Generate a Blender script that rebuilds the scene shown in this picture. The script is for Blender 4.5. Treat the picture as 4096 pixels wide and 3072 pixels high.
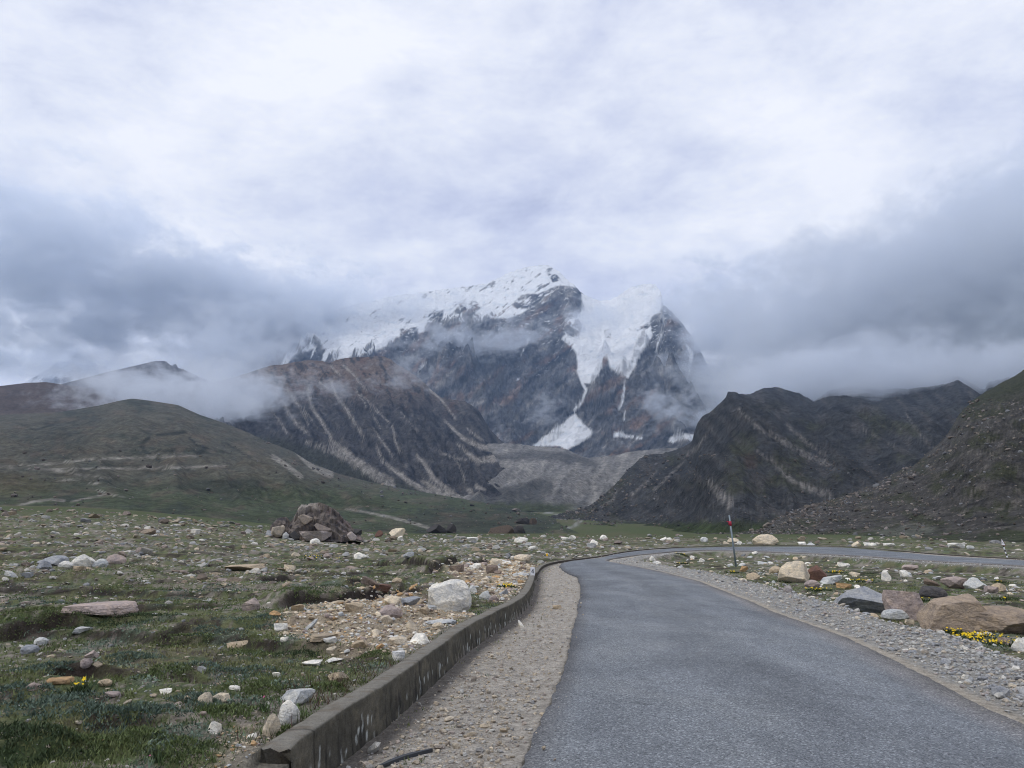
import bpy, math, random
import numpy as np
from mathutils import Vector

for _o in list(bpy.data.objects):
    bpy.data.objects.remove(_o)
S = bpy.context.scene
RAD = math.radians

# ------------------------------------------------------------------ camera
W, H, FPX = 1024.0, 768.0, 769.0
HC, HORY = 1.75, 520.0
PITCH = math.atan((HORY - H / 2) / FPX)
cam_d = bpy.data.cameras.new('camera')
cam_d.sensor_width = 36.0
cam_d.lens = FPX / W * 36.0
cam_d.clip_start = 0.05
cam_d.clip_end = 60000.0
cam = bpy.data.objects.new('camera', cam_d)
S.collection.objects.link(cam)
cam.location = (0, 0, HC)
cam.rotation_euler = (math.pi / 2 + PITCH, 0, 0)
S.camera = cam

# ------------------------------------------------------------------ world: overcast sky
SUN_EL, SUN_AZ = RAD(54), RAD(-115)
world = bpy.data.worlds.new('World')
S.world = world
world.use_nodes = True
wt = world.node_tree
wt.nodes.clear()


def N(t, typ, **kw):
    n = t.nodes.new(typ)
    for k, v in kw.items():
        if k in n.bl_rna.properties:
            setattr(n, k, v)
        else:
            n.inputs[k].default_value = v
    return n


def M(t, op, a, b=None, c=None, clamp=False):
    n = t.nodes.new('ShaderNodeMath')
    n.operation = op
    n.use_clamp = clamp
    for i, v in enumerate((a, b, c)):
        if v is None:
            continue
        if isinstance(v, (int, float)):
            n.inputs[i].default_value = v
        else:
            t.links.new(v, n.inputs[i])
    return n.outputs[0]


def mixc(t, fac, a, b, blend='MIX'):
    n = t.nodes.new('ShaderNodeMix')
    n.data_type = 'RGBA'
    n.blend_type = blend
    for s, v in ((0, fac), (6, a), (7, b)):
        if isinstance(v, (int, float)):
            n.inputs[s].default_value = v
        elif isinstance(v, (tuple, list)):
            n.inputs[s].default_value = tuple(v) + ((1.0,) if len(v) == 3 else ())
        else:
            t.links.new(v, n.inputs[s])
    return n.outputs[2]


def ramp(t, fac, stops, interp='LINEAR'):
    n = t.nodes.new('ShaderNodeValToRGB')
    n.color_ramp.interpolation = interp
    el = n.color_ramp.elements
    while len(el) < len(stops):
        el.new(0.5)
    for e, (p, c) in zip(el, stops):
        e.position = p
        e.color = (c[0], c[1], c[2], 1) if isinstance(c, (tuple, list)) else (c, c, c, 1)
    t.links.new(fac, n.inputs[0])
    return n.outputs[0]


def noise(t, vec, scale, detail=4, rough=0.55, dist=0.0, lac=2.0):
    n = t.nodes.new('ShaderNodeTexNoise')
    n.inputs['Scale'].default_value = scale
    n.inputs['Detail'].default_value = detail
    n.inputs['Roughness'].default_value = rough
    n.inputs['Distortion'].default_value = dist
    n.inputs['Lacunarity'].default_value = lac
    t.links.new(vec, n.inputs['Vector'])
    return n.outputs[0]


def mapping(t, vec, loc=(0, 0, 0), rot=(0, 0, 0), sc=(1, 1, 1)):
    n = t.nodes.new('ShaderNodeMapping')
    n.inputs['Location'].default_value = loc
    n.inputs['Rotation'].default_value = rot
    n.inputs['Scale'].default_value = sc
    t.links.new(vec, n.inputs['Vector'])
    return n.outputs[0]


SKY_GAIN = 1.0
tc = wt.nodes.new('ShaderNodeTexCoord').outputs['Generated']
sky = wt.nodes.new('ShaderNodeTexSky')
sky.sky_type = 'NISHITA'
sky.sun_disc = False
sky.sun_elevation = SUN_EL
sky.sun_rotation = SUN_AZ
sky.altitude = 4500
skyc = mixc(wt, 1.0, sky.outputs[0], (0.10, 0.10, 0.10), 'MULTIPLY')
# stratus deck: direction divided by a softened height, so cells flatten towards the horizon
sep = N(wt, 'ShaderNodeSeparateXYZ')
wt.links.new(tc, sep.inputs[0])
zz = M(wt, 'ADD', M(wt, 'ABSOLUTE', sep.outputs[2]), 0.32)
comb = N(wt, 'ShaderNodeCombineXYZ')
wt.links.new(M(wt, 'DIVIDE', sep.outputs[0], zz), comb.inputs[0])
wt.links.new(M(wt, 'DIVIDE', sep.outputs[1], zz), comb.inputs[1])
wt.links.new(M(wt, 'MULTIPLY', sep.outputs[2], 1.6), comb.inputs[2])
deck = mapping(wt, comb.outputs[0], loc=(3.7, 1.3, 0.4))
n1 = noise(wt, deck, 1.15, 10, 0.58, 0.15)
n2 = noise(wt, mapping(wt, deck, loc=(9, 4, 2)), 3.4, 9, 0.62, 0.25)
n3 = noise(wt, mapping(wt, deck, loc=(2, 7, 5)), 8.5, 8, 0.64, 0.2)
nn = M(wt, 'ADD', M(wt, 'ADD', M(wt, 'MULTIPLY', n1, 0.50), M(wt, 'MULTIPLY', n2, 0.36)), M(wt, 'MULTIPLY', n3, 0.16))
deckc = ramp(wt, nn, [(0.36, (0.52, 0.56, 0.77)), (0.45, (0.715, 0.755, 0.92)),
                      (0.525, (0.90, 0.93, 1.03)), (0.60, (1.06, 1.07, 1.12))])
cover = ramp(wt, n2, [(0.22, 0.82), (0.40, 0.97)])
skyout = mixc(wt, cover, skyc, deckc)
bg = N(wt, 'ShaderNodeBackground')
bg.inputs['Strength'].default_value = SKY_GAIN
wt.links.new(skyout, bg.inputs['Color'])
wo = N(wt, 'ShaderNodeOutputWorld')
wt.links.new(bg.outputs[0], wo.inputs['Surface'])

sun_d = bpy.data.lights.new('sun', 'SUN')
sun_d.energy = 1.5
sun_d.angle = RAD(10)
sun_d.color = (1.0, 0.985, 0.96)
sun = bpy.data.objects.new('sun', sun_d)
S.collection.objects.link(sun)
_d = Vector((math.sin(SUN_AZ) * math.cos(SUN_EL), math.cos(SUN_AZ) * math.cos(SUN_EL), math.sin(SUN_EL)))
sun.rotation_euler = (-_d).to_track_quat('-Z', 'Y').to_euler()
sun.location = (0, 0, 50)

S.view_settings.view_transform = 'Standard'
S.view_settings.look = 'None'
S.view_settings.exposure = 0.0
S.view_settings.gamma = 1.0
S.view_settings.use_curve_mapping = False
cy = S.cycles
cy.use_denoising = True
try:
    cy.denoiser = 'OPENIMAGEDENOISE'
    cy.denoising_input_passes = 'RGB_ALBEDO_NORMAL'
except Exception:
    pass
cy.max_bounces = 8
cy.diffuse_bounces = 3
cy.glossy_bounces = 2
cy.transmission_bounces = 2
cy.volume_bounces = 4
cy.transparent_max_bounces = 16
cy.volume_step_rate = 1.0
cy.volume_max_steps = 256
cy.sample_clamp_indirect = 6.0
cy.filter_width = 1.05

# ------------------------------------------------------------------ numpy helpers
SP, CP = math.sin(PITCH), math.cos(PITCH)


def ray(px, py):
    u = (np.asarray(px, float) - W / 2) / FPX
    v = (H / 2 - np.asarray(py, float)) / FPX
    return u, CP - v * SP, SP + v * CP


def proj(X, Y, Z):
    z = Z - HC
    dep = np.maximum(Y * CP + z * SP, 1e-3)
    up = -Y * SP + z * CP
    return W / 2 + FPX * X / dep, H / 2 - FPX * up / dep


def sstep(a, b, x):
    t = np.clip((np.asarray(x, float) - a) / (b - a), 0, 1)
    return t * t * (3 - 2 * t)


_GA = np.arange(16) * (math.pi / 8) + 0.1
_GX, _GY = np.cos(_GA), np.sin(_GA)


def _hash(ix, iy, s):
    h = ix.astype(np.uint32) * np.uint32(374761393) + iy.astype(np.uint32) * np.uint32(668265263) + np.uint32((s * 2654435761) & 0xffffffff)
    h = (h ^ (h >> np.uint32(13))) * np.uint32(1274126177)
    h = (h ^ (h >> np.uint32(15))) * np.uint32(2246822519)
    return h ^ (h >> np.uint32(16))


def pn(x, y, s=0):
    x = np.asarray(x, float)
    y = np.asarray(y, float)
    xf, yf = np.floor(x), np.floor(y)
    ix, iy = xf.astype(np.int64), yf.astype(np.int64)
    fx, fy = x - xf, y - yf
    u = fx * fx * fx * (fx * (fx * 6 - 15) + 10)
    v = fy * fy * fy * (fy * (fy * 6 - 15) + 10)

    def g(a, b):
        k = (_hash(ix + a, iy + b, s) & np.uint32(15)).astype(np.int64)
        return _GX[k] * (fx - a) + _GY[k] * (fy - b)
    n0 = g(0, 0) * (1 - u) + g(1, 0) * u
    n1 = g(0, 1) * (1 - u) + g(1, 1) * u
    return (n0 * (1 - v) + n1 * v) * 1.5


def fbm(x, y, o=5, s=0, g=0.5, l=2.03):
    r, a, f = 0.0, 1.0, 1.0
    t = 0.0
    for k in range(o):
        r = r + a * pn(x * f, y * f, s + k * 17)
        t += a
        a *= g
        f *= l
    return r / t


def ridged(x, y, o=5, s=0, g=0.5, l=2.07):
    r, a, f, t, w = 0.0, 1.0, 1.0, 0.0, 1.0
    for k in range(o):
        n = 1 - np.abs(pn(x * f, y * f, s + k * 31))
        n = n * n * w
        w = np.clip(n * 1.6, 0, 1)
        r = r + a * n
        t += a
        a *= g
        f *= l
    return r / t


def polydist(X, Y, P, closed=False):
    """distance to polyline P, plus the sign (positive on its left side)."""
    best = np.full(X.shape, 1e18)
    sg = np.ones(X.shape)
    n = len(P)
    for i in range(n if closed else n - 1):
        ax, ay = P[i]
        bx, by = P[(i + 1) % n]
        dx, dy = bx - ax, by - ay
        L2 = dx * dx + dy * dy + 1e-12
        t = np.clip(((X - ax) * dx + (Y - ay) * dy) / L2, 0, 1)
        qx, qy = X - ax - t * dx, Y - ay - t * dy
        d = qx * qx + qy * qy
        c = dx * (Y - ay) - dy * (X - ax)
        m = d < best
        best = np.where(m, d, best)
        sg = np.where(m, np.sign(c), sg)
    return np.sqrt(best), sg


def inpoly(X, Y, P):
    c = np.zeros(X.shape, bool)
    n = len(P)
    j = n - 1
    for i in range(n):
        xi, yi = P[i]
        xj, yj = P[j]
        if yi != yj:
            m = ((yi > Y) != (yj > Y)) & (X < (xj - xi) * (Y - yi) / (yj - yi) + xi)
            c ^= m
        j = i
    return c


def polymask(X, Y, P, soft=2.0):
    """1 inside polygon P, falling to 0 over +-soft."""
    d, _ = polydist(X, Y, P, True)
    d = np.where(inpoly(X, Y, P), d, -d)
    return sstep(-soft, soft, d)


def mixa(a, b, m):
    return a * (1 - m[..., None]) + np.asarray(b) * m[..., None]


COL = S.collection


def tag(o, label=None, cat=None, group=None, kind=None):
    if label:
        o['label'] = label
    if cat:
        o['category'] = cat
    if group:
        o['group'] = group
    if kind:
        o['kind'] = kind
    return o


def mesh_data(name, V, F, col=None, smooth=True, mat=None):
    V = np.asarray(V, np.float32)
    me = bpy.data.meshes.new(name)
    me.vertices.add(len(V))
    me.vertices.foreach_set('co', V.ravel())
    if isinstance(F, np.ndarray):
        k = F.shape[1]
        me.loops.add(F.size)
        me.loops.foreach_set('vertex_index', F.astype(np.int32).ravel())
        me.polygons.add(len(F))
        me.polygons.foreach_set('loop_start', np.arange(len(F), dtype=np.int32) * k)
    else:
        flat = [i for f in F for i in f]
        st = np.cumsum([0] + [len(f) for f in F[:-1]]).astype(np.int32)
        me.loops.add(len(flat))
        me.loops.foreach_set('vertex_index', np.array(flat, np.int32))
        me.polygons.add(len(F))
        me.polygons.foreach_set('loop_start', st)
    me.polygons.foreach_set('use_smooth', np.full(len(me.polygons), smooth, bool))
    me.update(calc_edges=True)
    if col is not None:
        a = me.attributes.new('Col', 'FLOAT_COLOR', 'POINT')
        c = np.ones((len(V), 4), np.float32)
        c[:, :3] = np.clip(col, 0.002, 0.95)
        a.data.foreach_set('color', c.ravel())
    if mat:
        me.materials.append(mat)
    return me


def link(name, me, parent=None):
    o = bpy.data.objects.new(name, me)
    COL.objects.link(o)
    if parent is not None:
        o.parent = parent
    return o


def mk(name, V, F, mat, col=None, smooth=True, parent=None):
    return link(name, mesh_data(name, V, F, col, smooth, mat), parent)


def empty(name, loc, rz=0.0):
    o = bpy.data.objects.new(name, None)
    o.empty_display_size = 0.2
    COL.objects.link(o)
    o.location = loc
    o.rotation_euler = (0, 0, rz)
    return o


def grid_faces(nr, nc):
    i = np.arange(nr - 1)[:, None] * nc + np.arange(nc - 1)[None, :]
    return np.stack([i, i + 1, i + nc + 1, i + nc], -1).reshape(-1, 4)


# ------------------------------------------------------------------ materials
def base_mat(name, rough=0.9, spec=0.25):
    m = bpy.data.materials.new(name)
    m.use_nodes = True
    t = m.node_tree
    b = t.nodes['Principled BSDF']
    b.inputs['Roughness'].default_value = rough
    b.inputs['Specular IOR Level'].default_value = spec
    return m, t, b


def attr_mat(name, var=(), bumps=(), rough=0.92, spec=0.15, src='attr', stretch=None, rockonly=False, voro=()):
    """colour from the mesh attribute (or the object's own colour), broken up by noise; bumps = (scale, metres)."""
    m, t, b = base_mat(name, rough, spec)
    if src == 'attr':
        a = t.nodes.new('ShaderNodeAttribute')
        a.attribute_name = 'Col'
        c = a.outputs['Color']
    else:
        a = t.nodes.new('ShaderNodeObjectInfo')
        c = a.outputs['Color']
    pos = t.nodes.new('ShaderNodeNewGeometry').outputs['Position']
    if stretch:
        pos = mapping(t, pos, rot=stretch[0], sc=stretch[1])
    for sc, lo, hi in var:
        f = ramp(t, noise(t, pos, sc, 6, 0.62), [(0.32, (lo,) * 3), (0.68, (hi,) * 3)])
        if rockonly:
            bw = t.nodes.new('ShaderNodeRGBToBW')
            t.links.new(a.outputs['Color'], bw.inputs[0])
            c = mixc(t, ramp(t, bw.outputs[0], [(0.30, (1.0,) * 3), (0.60, (0.12,) * 3)]), c, mixc(t, 1.0, c, f, 'MULTIPLY'))
        else:
            c = mixc(t, 1.0, c, f, 'MULTIPLY')
    for sc, lo, hi in voro:
        v = t.nodes.new('ShaderNodeTexVoronoi')
        v.inputs['Scale'].default_value = sc
        t.links.new(pos, v.inputs['Vector'])
        vb = t.nodes.new('ShaderNodeRGBToBW')
        t.links.new(v.outputs['Color'], vb.inputs[0])
        c = mixc(t, 1.0, c, ramp(t, vb.outputs[0], [(0.2, (lo,) * 3), (0.8, (hi,) * 3)]), 'MULTIPLY')
    t.links.new(c, b.inputs['Base Color'])
    last = None
    for sc, dist in bumps:
        bn = t.nodes.new('ShaderNodeBump')
        bn.inputs['Strength'].default_value = 1.0
        bn.inputs['Distance'].default_value = dist
        t.links.new(noise(t, pos, sc, 7, 0.65), bn.inputs['Height'])
        if last is not None:
            t.links.new(last, bn.inputs['Normal'])
        last = bn.outputs[0]
    if last is not None:
        t.links.new(last, b.inputs['Normal'])
    return m


def plain_mat(name, col, rough=0.7, spec=0.3, var=0.15, scale=20.0, metal=0.0):
    m, t, b = base_mat(name, rough, spec)
    pos = t.nodes.new('ShaderNodeNewGeometry').outputs['Position']
    f = ramp(t, noise(t, pos, scale, 5, 0.6), [(0.3, (1 - var,) * 3), (0.7, (1 + var,) * 3)])
    t.links.new(mixc(t, 1.0, tuple(col), f, 'MULTIPLY'), b.inputs['Base Color'])
    b.inputs['Metallic'].default_value = metal
    return m
def ico(sub):
    t = (1 + 5 ** 0.5) / 2
    v = [(-1, t, 0), (1, t, 0), (-1, -t, 0), (1, -t, 0), (0, -1, t), (0, 1, t), (0, -1, -t), (0, 1, -t), (t, 0, -1), (t, 0, 1), (-t, 0, -1), (-t, 0, 1)]
    f = [(0, 11, 5), (0, 5, 1), (0, 1, 7), (0, 7, 10), (0, 10, 11), (1, 5, 9), (5, 11, 4), (11, 10, 2), (10, 7, 6), (7, 1, 8), (3, 9, 4), (3, 4, 2), (3, 2, 6), (3, 6, 8), (3, 8, 9), (4, 9, 5), (2, 4, 11), (6, 2, 10), (8, 6, 7), (9, 8, 1)]
    v = [np.array(p) / np.linalg.norm(p) for p in v]
    for _ in range(sub):
        mid = {}
        nf = []

        def m(a, b):
            k = (min(a, b), max(a, b))
            if k not in mid:
                p = v[a] + v[b]
                v.append(p / np.linalg.norm(p))
                mid[k] = len(v) - 1
            return mid[k]
        for a, b, c in f:
            x, y, z = m(a, b), m(b, c), m(c, a)
            nf += [(a, x, z), (b, y, x), (c, z, y), (x, y, z)]
        f = nf
    return np.array(v), np.array(f)



# ------------------------------------------------------------------ lie of the near land: road edges and wall line
def zb(r):
    return -0.8 * (1 - np.exp(-np.asarray(r, float) / 30.0))


def on_base(px, py, off=0.0):
    """where the view line through a point of the photograph meets the base surface."""
    dx, dy, dz = ray(px, py)
    z = 0.0
    for _ in range(40):
        t = (z + off - HC) / dz
        z = float(zb(math.hypot(dx * t, dy * t)))
    return (float(dx * t), float(dy * t))


L_PX = [(519, 768), (533.5, 736), (554, 695), (565, 668), (570, 646), (573, 630), (578, 612), (577.5, 605), (580.7, 597),
        (580.7, 587), (578, 577), (570.7, 574), (563, 570), (559.5, 566), (562, 563), (572, 560.8), (599, 558), (615, 554.2), (637, 551), (674, 548.3),
        (724, 547), (772, 546.5), (815, 546.6), (852, 548), (887, 551), (941, 556), (1024, 560.5)]
R_PX = [(1017, 721), (989, 710), (943.5, 686), (896, 661), (846, 637), (774, 612), (750, 601), (699, 581), (661, 571.5), (637, 566.5),
        (618, 563), (609, 561.3), (607, 560.2), (611, 558.8), (637, 555), (674, 551.4), (705, 550.2), (750, 551.2), (806, 553.4), (874, 557), (928, 561), (1024, 566)]
LW = [(-2.3, -9.0)] + [on_base(*p) for p in L_PX]
RW = [(3.6, -9.0)] + [on_base(*p) for p in R_PX]
LW += [(LW[-1][0] + 3, LW[-1][1] - 16)]
RW += [(RW[-1][0] + 3, RW[-1][1] - 16)]


def resample(P, n):
    P = np.array(P, float)
    s = np.r_[0, np.cumsum(np.hypot(*np.diff(P, axis=0).T))]
    q = np.linspace(0, s[-1], n)
    return np.stack([np.interp(q, s, P[:, 0]), np.interp(q, s, P[:, 1])], 1)


ROADPOLY = LW + RW[::-1]
# wall: front top edge (field side is on the left of the line as it runs away from the camera)
WALL_PX = [(297, 797), (320, 776), (344, 756), (383, 727), (412, 701), (443, 673), (462, 654), (494, 632), (510, 622), (526, 609), (533, 593), (535.5, 580)]
WALLW = [on_base(px, py, -0.05) for px, py in WALL_PX]
WALL_FAR = [on_base(*p) for p in [(541, 566.5), (556, 562), (580, 558.8), (603, 555.6), (620, 552), (645, 549), (680, 547), (724, 545.6), (772, 545.2), (815, 545.3), (855, 546.8), (890, 549.6), (945, 554.5), (1030, 559)]]
_d0 = (WALLW[0][0] - WALLW[1][0], WALLW[0][1] - WALLW[1][1])
WALL_NEAR = [(WALLW[0][0] + _d0[0] * 6, WALLW[0][1] + _d0[1] * 6)]
WEND = (WALLW[0][0] + _d0[0] * 0.50, WALLW[0][1] + _d0[1] * 0.50)
WALLLINE = WALL_NEAR + WALLW + WALL_FAR + [(WALL_FAR[-1][0] + 3, WALL_FAR[-1][1] - 16)]


def wall_h(r):
    """height of the wall top over the base surface."""
    return 0.335 - 0.10 * sstep(12, 26, r) - 0.185 * sstep(30.5, 35, r) - 0.045 * sstep(42, 55, r)


def smoothed(P, n=None, k=2):
    P = np.array(P, float)
    for _ in range(k):
        Q = 0.75 * P[:-1] + 0.25 * P[1:]
        T = 0.25 * P[:-1] + 0.75 * P[1:]
        P = np.vstack([P[:1], np.stack([Q, T], 1).reshape(-1, 2), P[-1:]])
    return P


WALLLINE = [tuple(p) for p in smoothed(WALLLINE, k=2)]


def az_of(px):
    return math.atan((px - 512) / (FPX * CP) * 1.0)


_fr = np.array([0, 90, 150, 185, 230, 320, 420, 700, 1100, 1500, 3000, 5000, 9000.])
_fz = np.array([0, 0, 0.0, -1.2, -4.5, -6, -5, 1.0, 11, 21, 40, 60, 80.])


def macro(X, Y):
    r = np.hypot(X, Y)
    az = np.arctan2(X, Y)
    left = sstep(RAD(-6), RAD(-32), az) * sstep(RAD(-150), RAD(-100), az)
    far = np.interp(r, _fr, _fz)
    rise = 0.036 * np.clip(r - 22, 0, 140) * left
    far = far * (1 - left * 0.85) + left * 0.02 * np.clip(r - 160, 0, 1500)
    return zb(r) + far + rise


SCARP_PX = [([(270, 611), (300, 605), (335, 603), (365, 599), (400, 591), (426, 598)], 0.24, 1.6), ([(368, 560), (395, 562), (425, 567), (446, 571)], 0.30, 3.0), ([(425, 571), (447, 566), (470, 560), (488, 556)], 0.30, 3.0), ([(-20, 640), (20, 633), (60, 629), (92, 632)], 0.16, 0.9), ([(150, 640), (185, 632), (215, 634)], 0.12, 0.8), ([(20, 700), (60, 684), (95, 682), (135, 684), (165, 680)], 0.13, 0.7), ([(255, 580), (285, 575), (310, 574)], 0.22, 2.0), ([(340, 588), (365, 584), (385, 588)], 0.16, 1.6), ([(96, 660), (125, 655), (150, 658)], 0.12, 0.6), ([(62, 614), (100, 607), (140, 603)], 0.10, 1.0)]
SCARPS = [([on_base(px, py, 0.33) for px, py in P], h, L) for P, h, L in SCARP_PX]


def scarp(X, Y):
    dz = np.zeros(X.shape)
    soil = np.zeros(X.shape)
    for P, h, L in SCARPS:
        P = np.array(P)
        lo, hi = P.min(0) - 3 * L - 1, P.max(0) + 3 * L + 1
        sel = (X > lo[0]) & (X < hi[0]) & (Y > lo[1]) & (Y < hi[1])
        if not sel.any():
            continue
        x, y = X[sel], Y[sel]
        x = x + 0.08 * pn(x * 1.2, y * 1.2, 91)
        y = y + 0.16 * pn(x * 0.9 + 5, y * 0.9, 92)
        d, s = polydist(x, y, [tuple(q) for q in P])
        e = np.minimum(np.hypot(x - P[0, 0], y - P[0, 1]), np.hypot(x - P[-1, 0], y - P[-1, 1]))
        fade = sstep(0.0, 0.8, e - d)
        sd = d * s
        dz[sel] += fade * (h * sstep(-0.10, 0.14, sd) * np.exp(-(np.maximum(sd, 0) / L) ** 2) - 0.05 * np.exp(-(np.minimum(sd, 0) / 0.35) ** 2) * (sd <= 0))
        soil[sel] = np.maximum(soil[sel], fade * sstep(-0.34, -0.05, sd) * sstep(0.16, 0.06, sd))
    return dz, soil


def ground(X, Y, detail=True):
    """height of the ground sheet and the masks that colour it."""
    X = np.asarray(X, float)
    Y = np.asarray(Y, float)
    r = np.hypot(X, Y)
    z = macro(X, Y)
    wd, ws = polydist(X, Y, WALLLINE)
    sw = wd * ws
    dL, _ = polydist(X, Y, LW)
    dR, _ = polydist(X, Y, RW)
    ins = inpoly(X, Y, ROADPOLY)
    rd = np.where(ins, -np.minimum(dL, dR), np.minimum(dL, dR))
    field = sw > 0
    near = 1 - sstep(60, 160, r)
    # field side, level with the wall top
    hum = 0.075 * fbm(X * 0.55, Y * 0.55, 3, 5) + 0.045 * fbm(X * 2.1, Y * 2.1, 3, 9)
    step_n = pn(X * 0.16 + 3, Y * 0.33 + 1, 21) + 0.35 * pn(X * 0.7, Y * 1.1, 22)
    terrace = 0.17 * sstep(-0.06, 0.05, step_n) + 0.12 * sstep(0.42, 0.5, step_n)
    fine = 0.022 * fbm(X * 6.5, Y * 6.5, 3, 13) if detail else 0.0
    amp = sstep(0.2, 1.6, sw)
    endm = sstep(WEND[1] + 0.05, WEND[1] - 0.35, Y) * (X < 0) * (Y > -20)
    zf = (wall_h(r) - 0.05) + (hum + terrace * 0.8 - 0.10) * amp + fine * sstep(0.2, 0.6, sw) + 0.05 * sstep(0.2, 2.5, sw)
    zf = zf * (1 - endm) + endm * (zf * sstep(-0.1, 0.9, sw) - 0.10 * (1 - sstep(-0.1, 0.9, sw)))
    zf = zf + 0.35 * fbm(X * 0.045, Y * 0.045, 3, 33) * sstep(18, 45, r) * near * sstep(1, 6, sw)
    sz_, soil = scarp(X, Y)
    zf = zf + sz_ * sstep(0.3, 1.0, sw)
    # between wall and asphalt: damp ditch at the wall foot, gravel shoulder rising to the slab edge
    zv = -0.045 - 0.025 * sstep(0.75, 0.0, wd) + 0.012 * fbm(X * 3, Y * 3, 3, 41)
    zv = np.where(rd < 0.25, zv * (1 - 0.3 * sstep(0.25, 0, rd)), zv)
    # right-hand side: shoulder with a low crest, then down to the rocky meadow inside the bend
    crest = 0.05 * sstep(0.4, 1.5, rd)
    drop = sstep(1.75, 3.0, rd + 0.3 * pn(X * 0.5, Y * 0.5, 51))
    zr = -0.045 + crest - (0.36 + 0.0 * r) * drop + drop * (hum * 1.1 + fine) + 0.012 * fbm(X * 3, Y * 3, 2, 43)
    right = (~field) & (dR < dL)
    zz = np.where(field, zf, np.where(right, zr, zv))
    zz = np.where(ins, -0.10, zz)
    # wall body itself: keep the sheet below its top
    zz = np.where((sw > -0.02) & (sw < 0.24) & (r < 75), np.minimum(zz, wall_h(r) - 0.12), zz)
    z = z + zz * near
    return z, dict(sw=sw, rd=rd, field=field, right=right, ins=ins, r=r, step=step_n, hum=hum, wd=wd, soil=soil)


def hit(px, py):
    """where the view line through a point of the photograph meets the ground sheet."""
    dx, dy, dz = ray(px, py)
    hn = math.hypot(dx, dy)
    t = np.geomspace(2.5, 420, 900) / hn
    g, _ = ground(dx * t, dy * t, False)
    below = np.nonzero(HC + dz * t < g)[0]
    i = below[0] if len(below) else len(t) - 1
    tt = t[i]
    return float(dx * tt), float(dy * tt), float(g[i])


# ------------------------------------------------------------------ ground sheet
az_f = np.linspace(RAD(-38), RAD(38), 400)
az_c = np.concatenate([np.linspace(RAD(-180), RAD(-38), 30)[:-1], az_f, np.linspace(RAD(38), RAD(180), 30)[1:]])
rr = np.concatenate([np.linspace(0.3, 2.8, 8)[:-1], np.geomspace(2.8, 200, 480)[:-1], np.geomspace(200, 9000, 40)])
RRg, AZg = np.meshgrid(rr, az_c, indexing='ij')
GX, GY = RRg * np.sin(AZg), RRg * np.cos(AZg)
GZ, gm = ground(GX, GY)
# polygon of the washed-out stony patch below the white boulder and other stony places (photograph coordinates of real ground points)
PATCH = [hit(*p)[:2] for p in [(285, 612), (345, 600), (400, 592), (430, 604), (470, 613), (478, 616), (440, 640), (405, 655), (350, 652), (310, 645), (275, 632)]]
PATCH2 = [hit(*p)[:2] for p in [(440, 570), (500, 560), (532, 566), (532, 585), (515, 598), (495, 602), (470, 585)]]
PATCH3 = [hit(*p)[:2] for p in [(205, 762), (250, 728), (290, 732), (268, 760), (262, 790), (190, 790)]]


def stony(X, Y):
    wx = X + 0.35 * fbm(X * 1.3, Y * 1.3, 3, 61)
    wy = Y + 0.5 * fbm(X * 1.3 + 7, Y * 1.3, 3, 62)
    a = np.maximum(polymask(wx, wy, PATCH, 0.35), polymask(wx, wy, PATCH2, 0.5))
    return np.maximum(a, polymask(wx, wy, PATCH3, 0.2))


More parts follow.
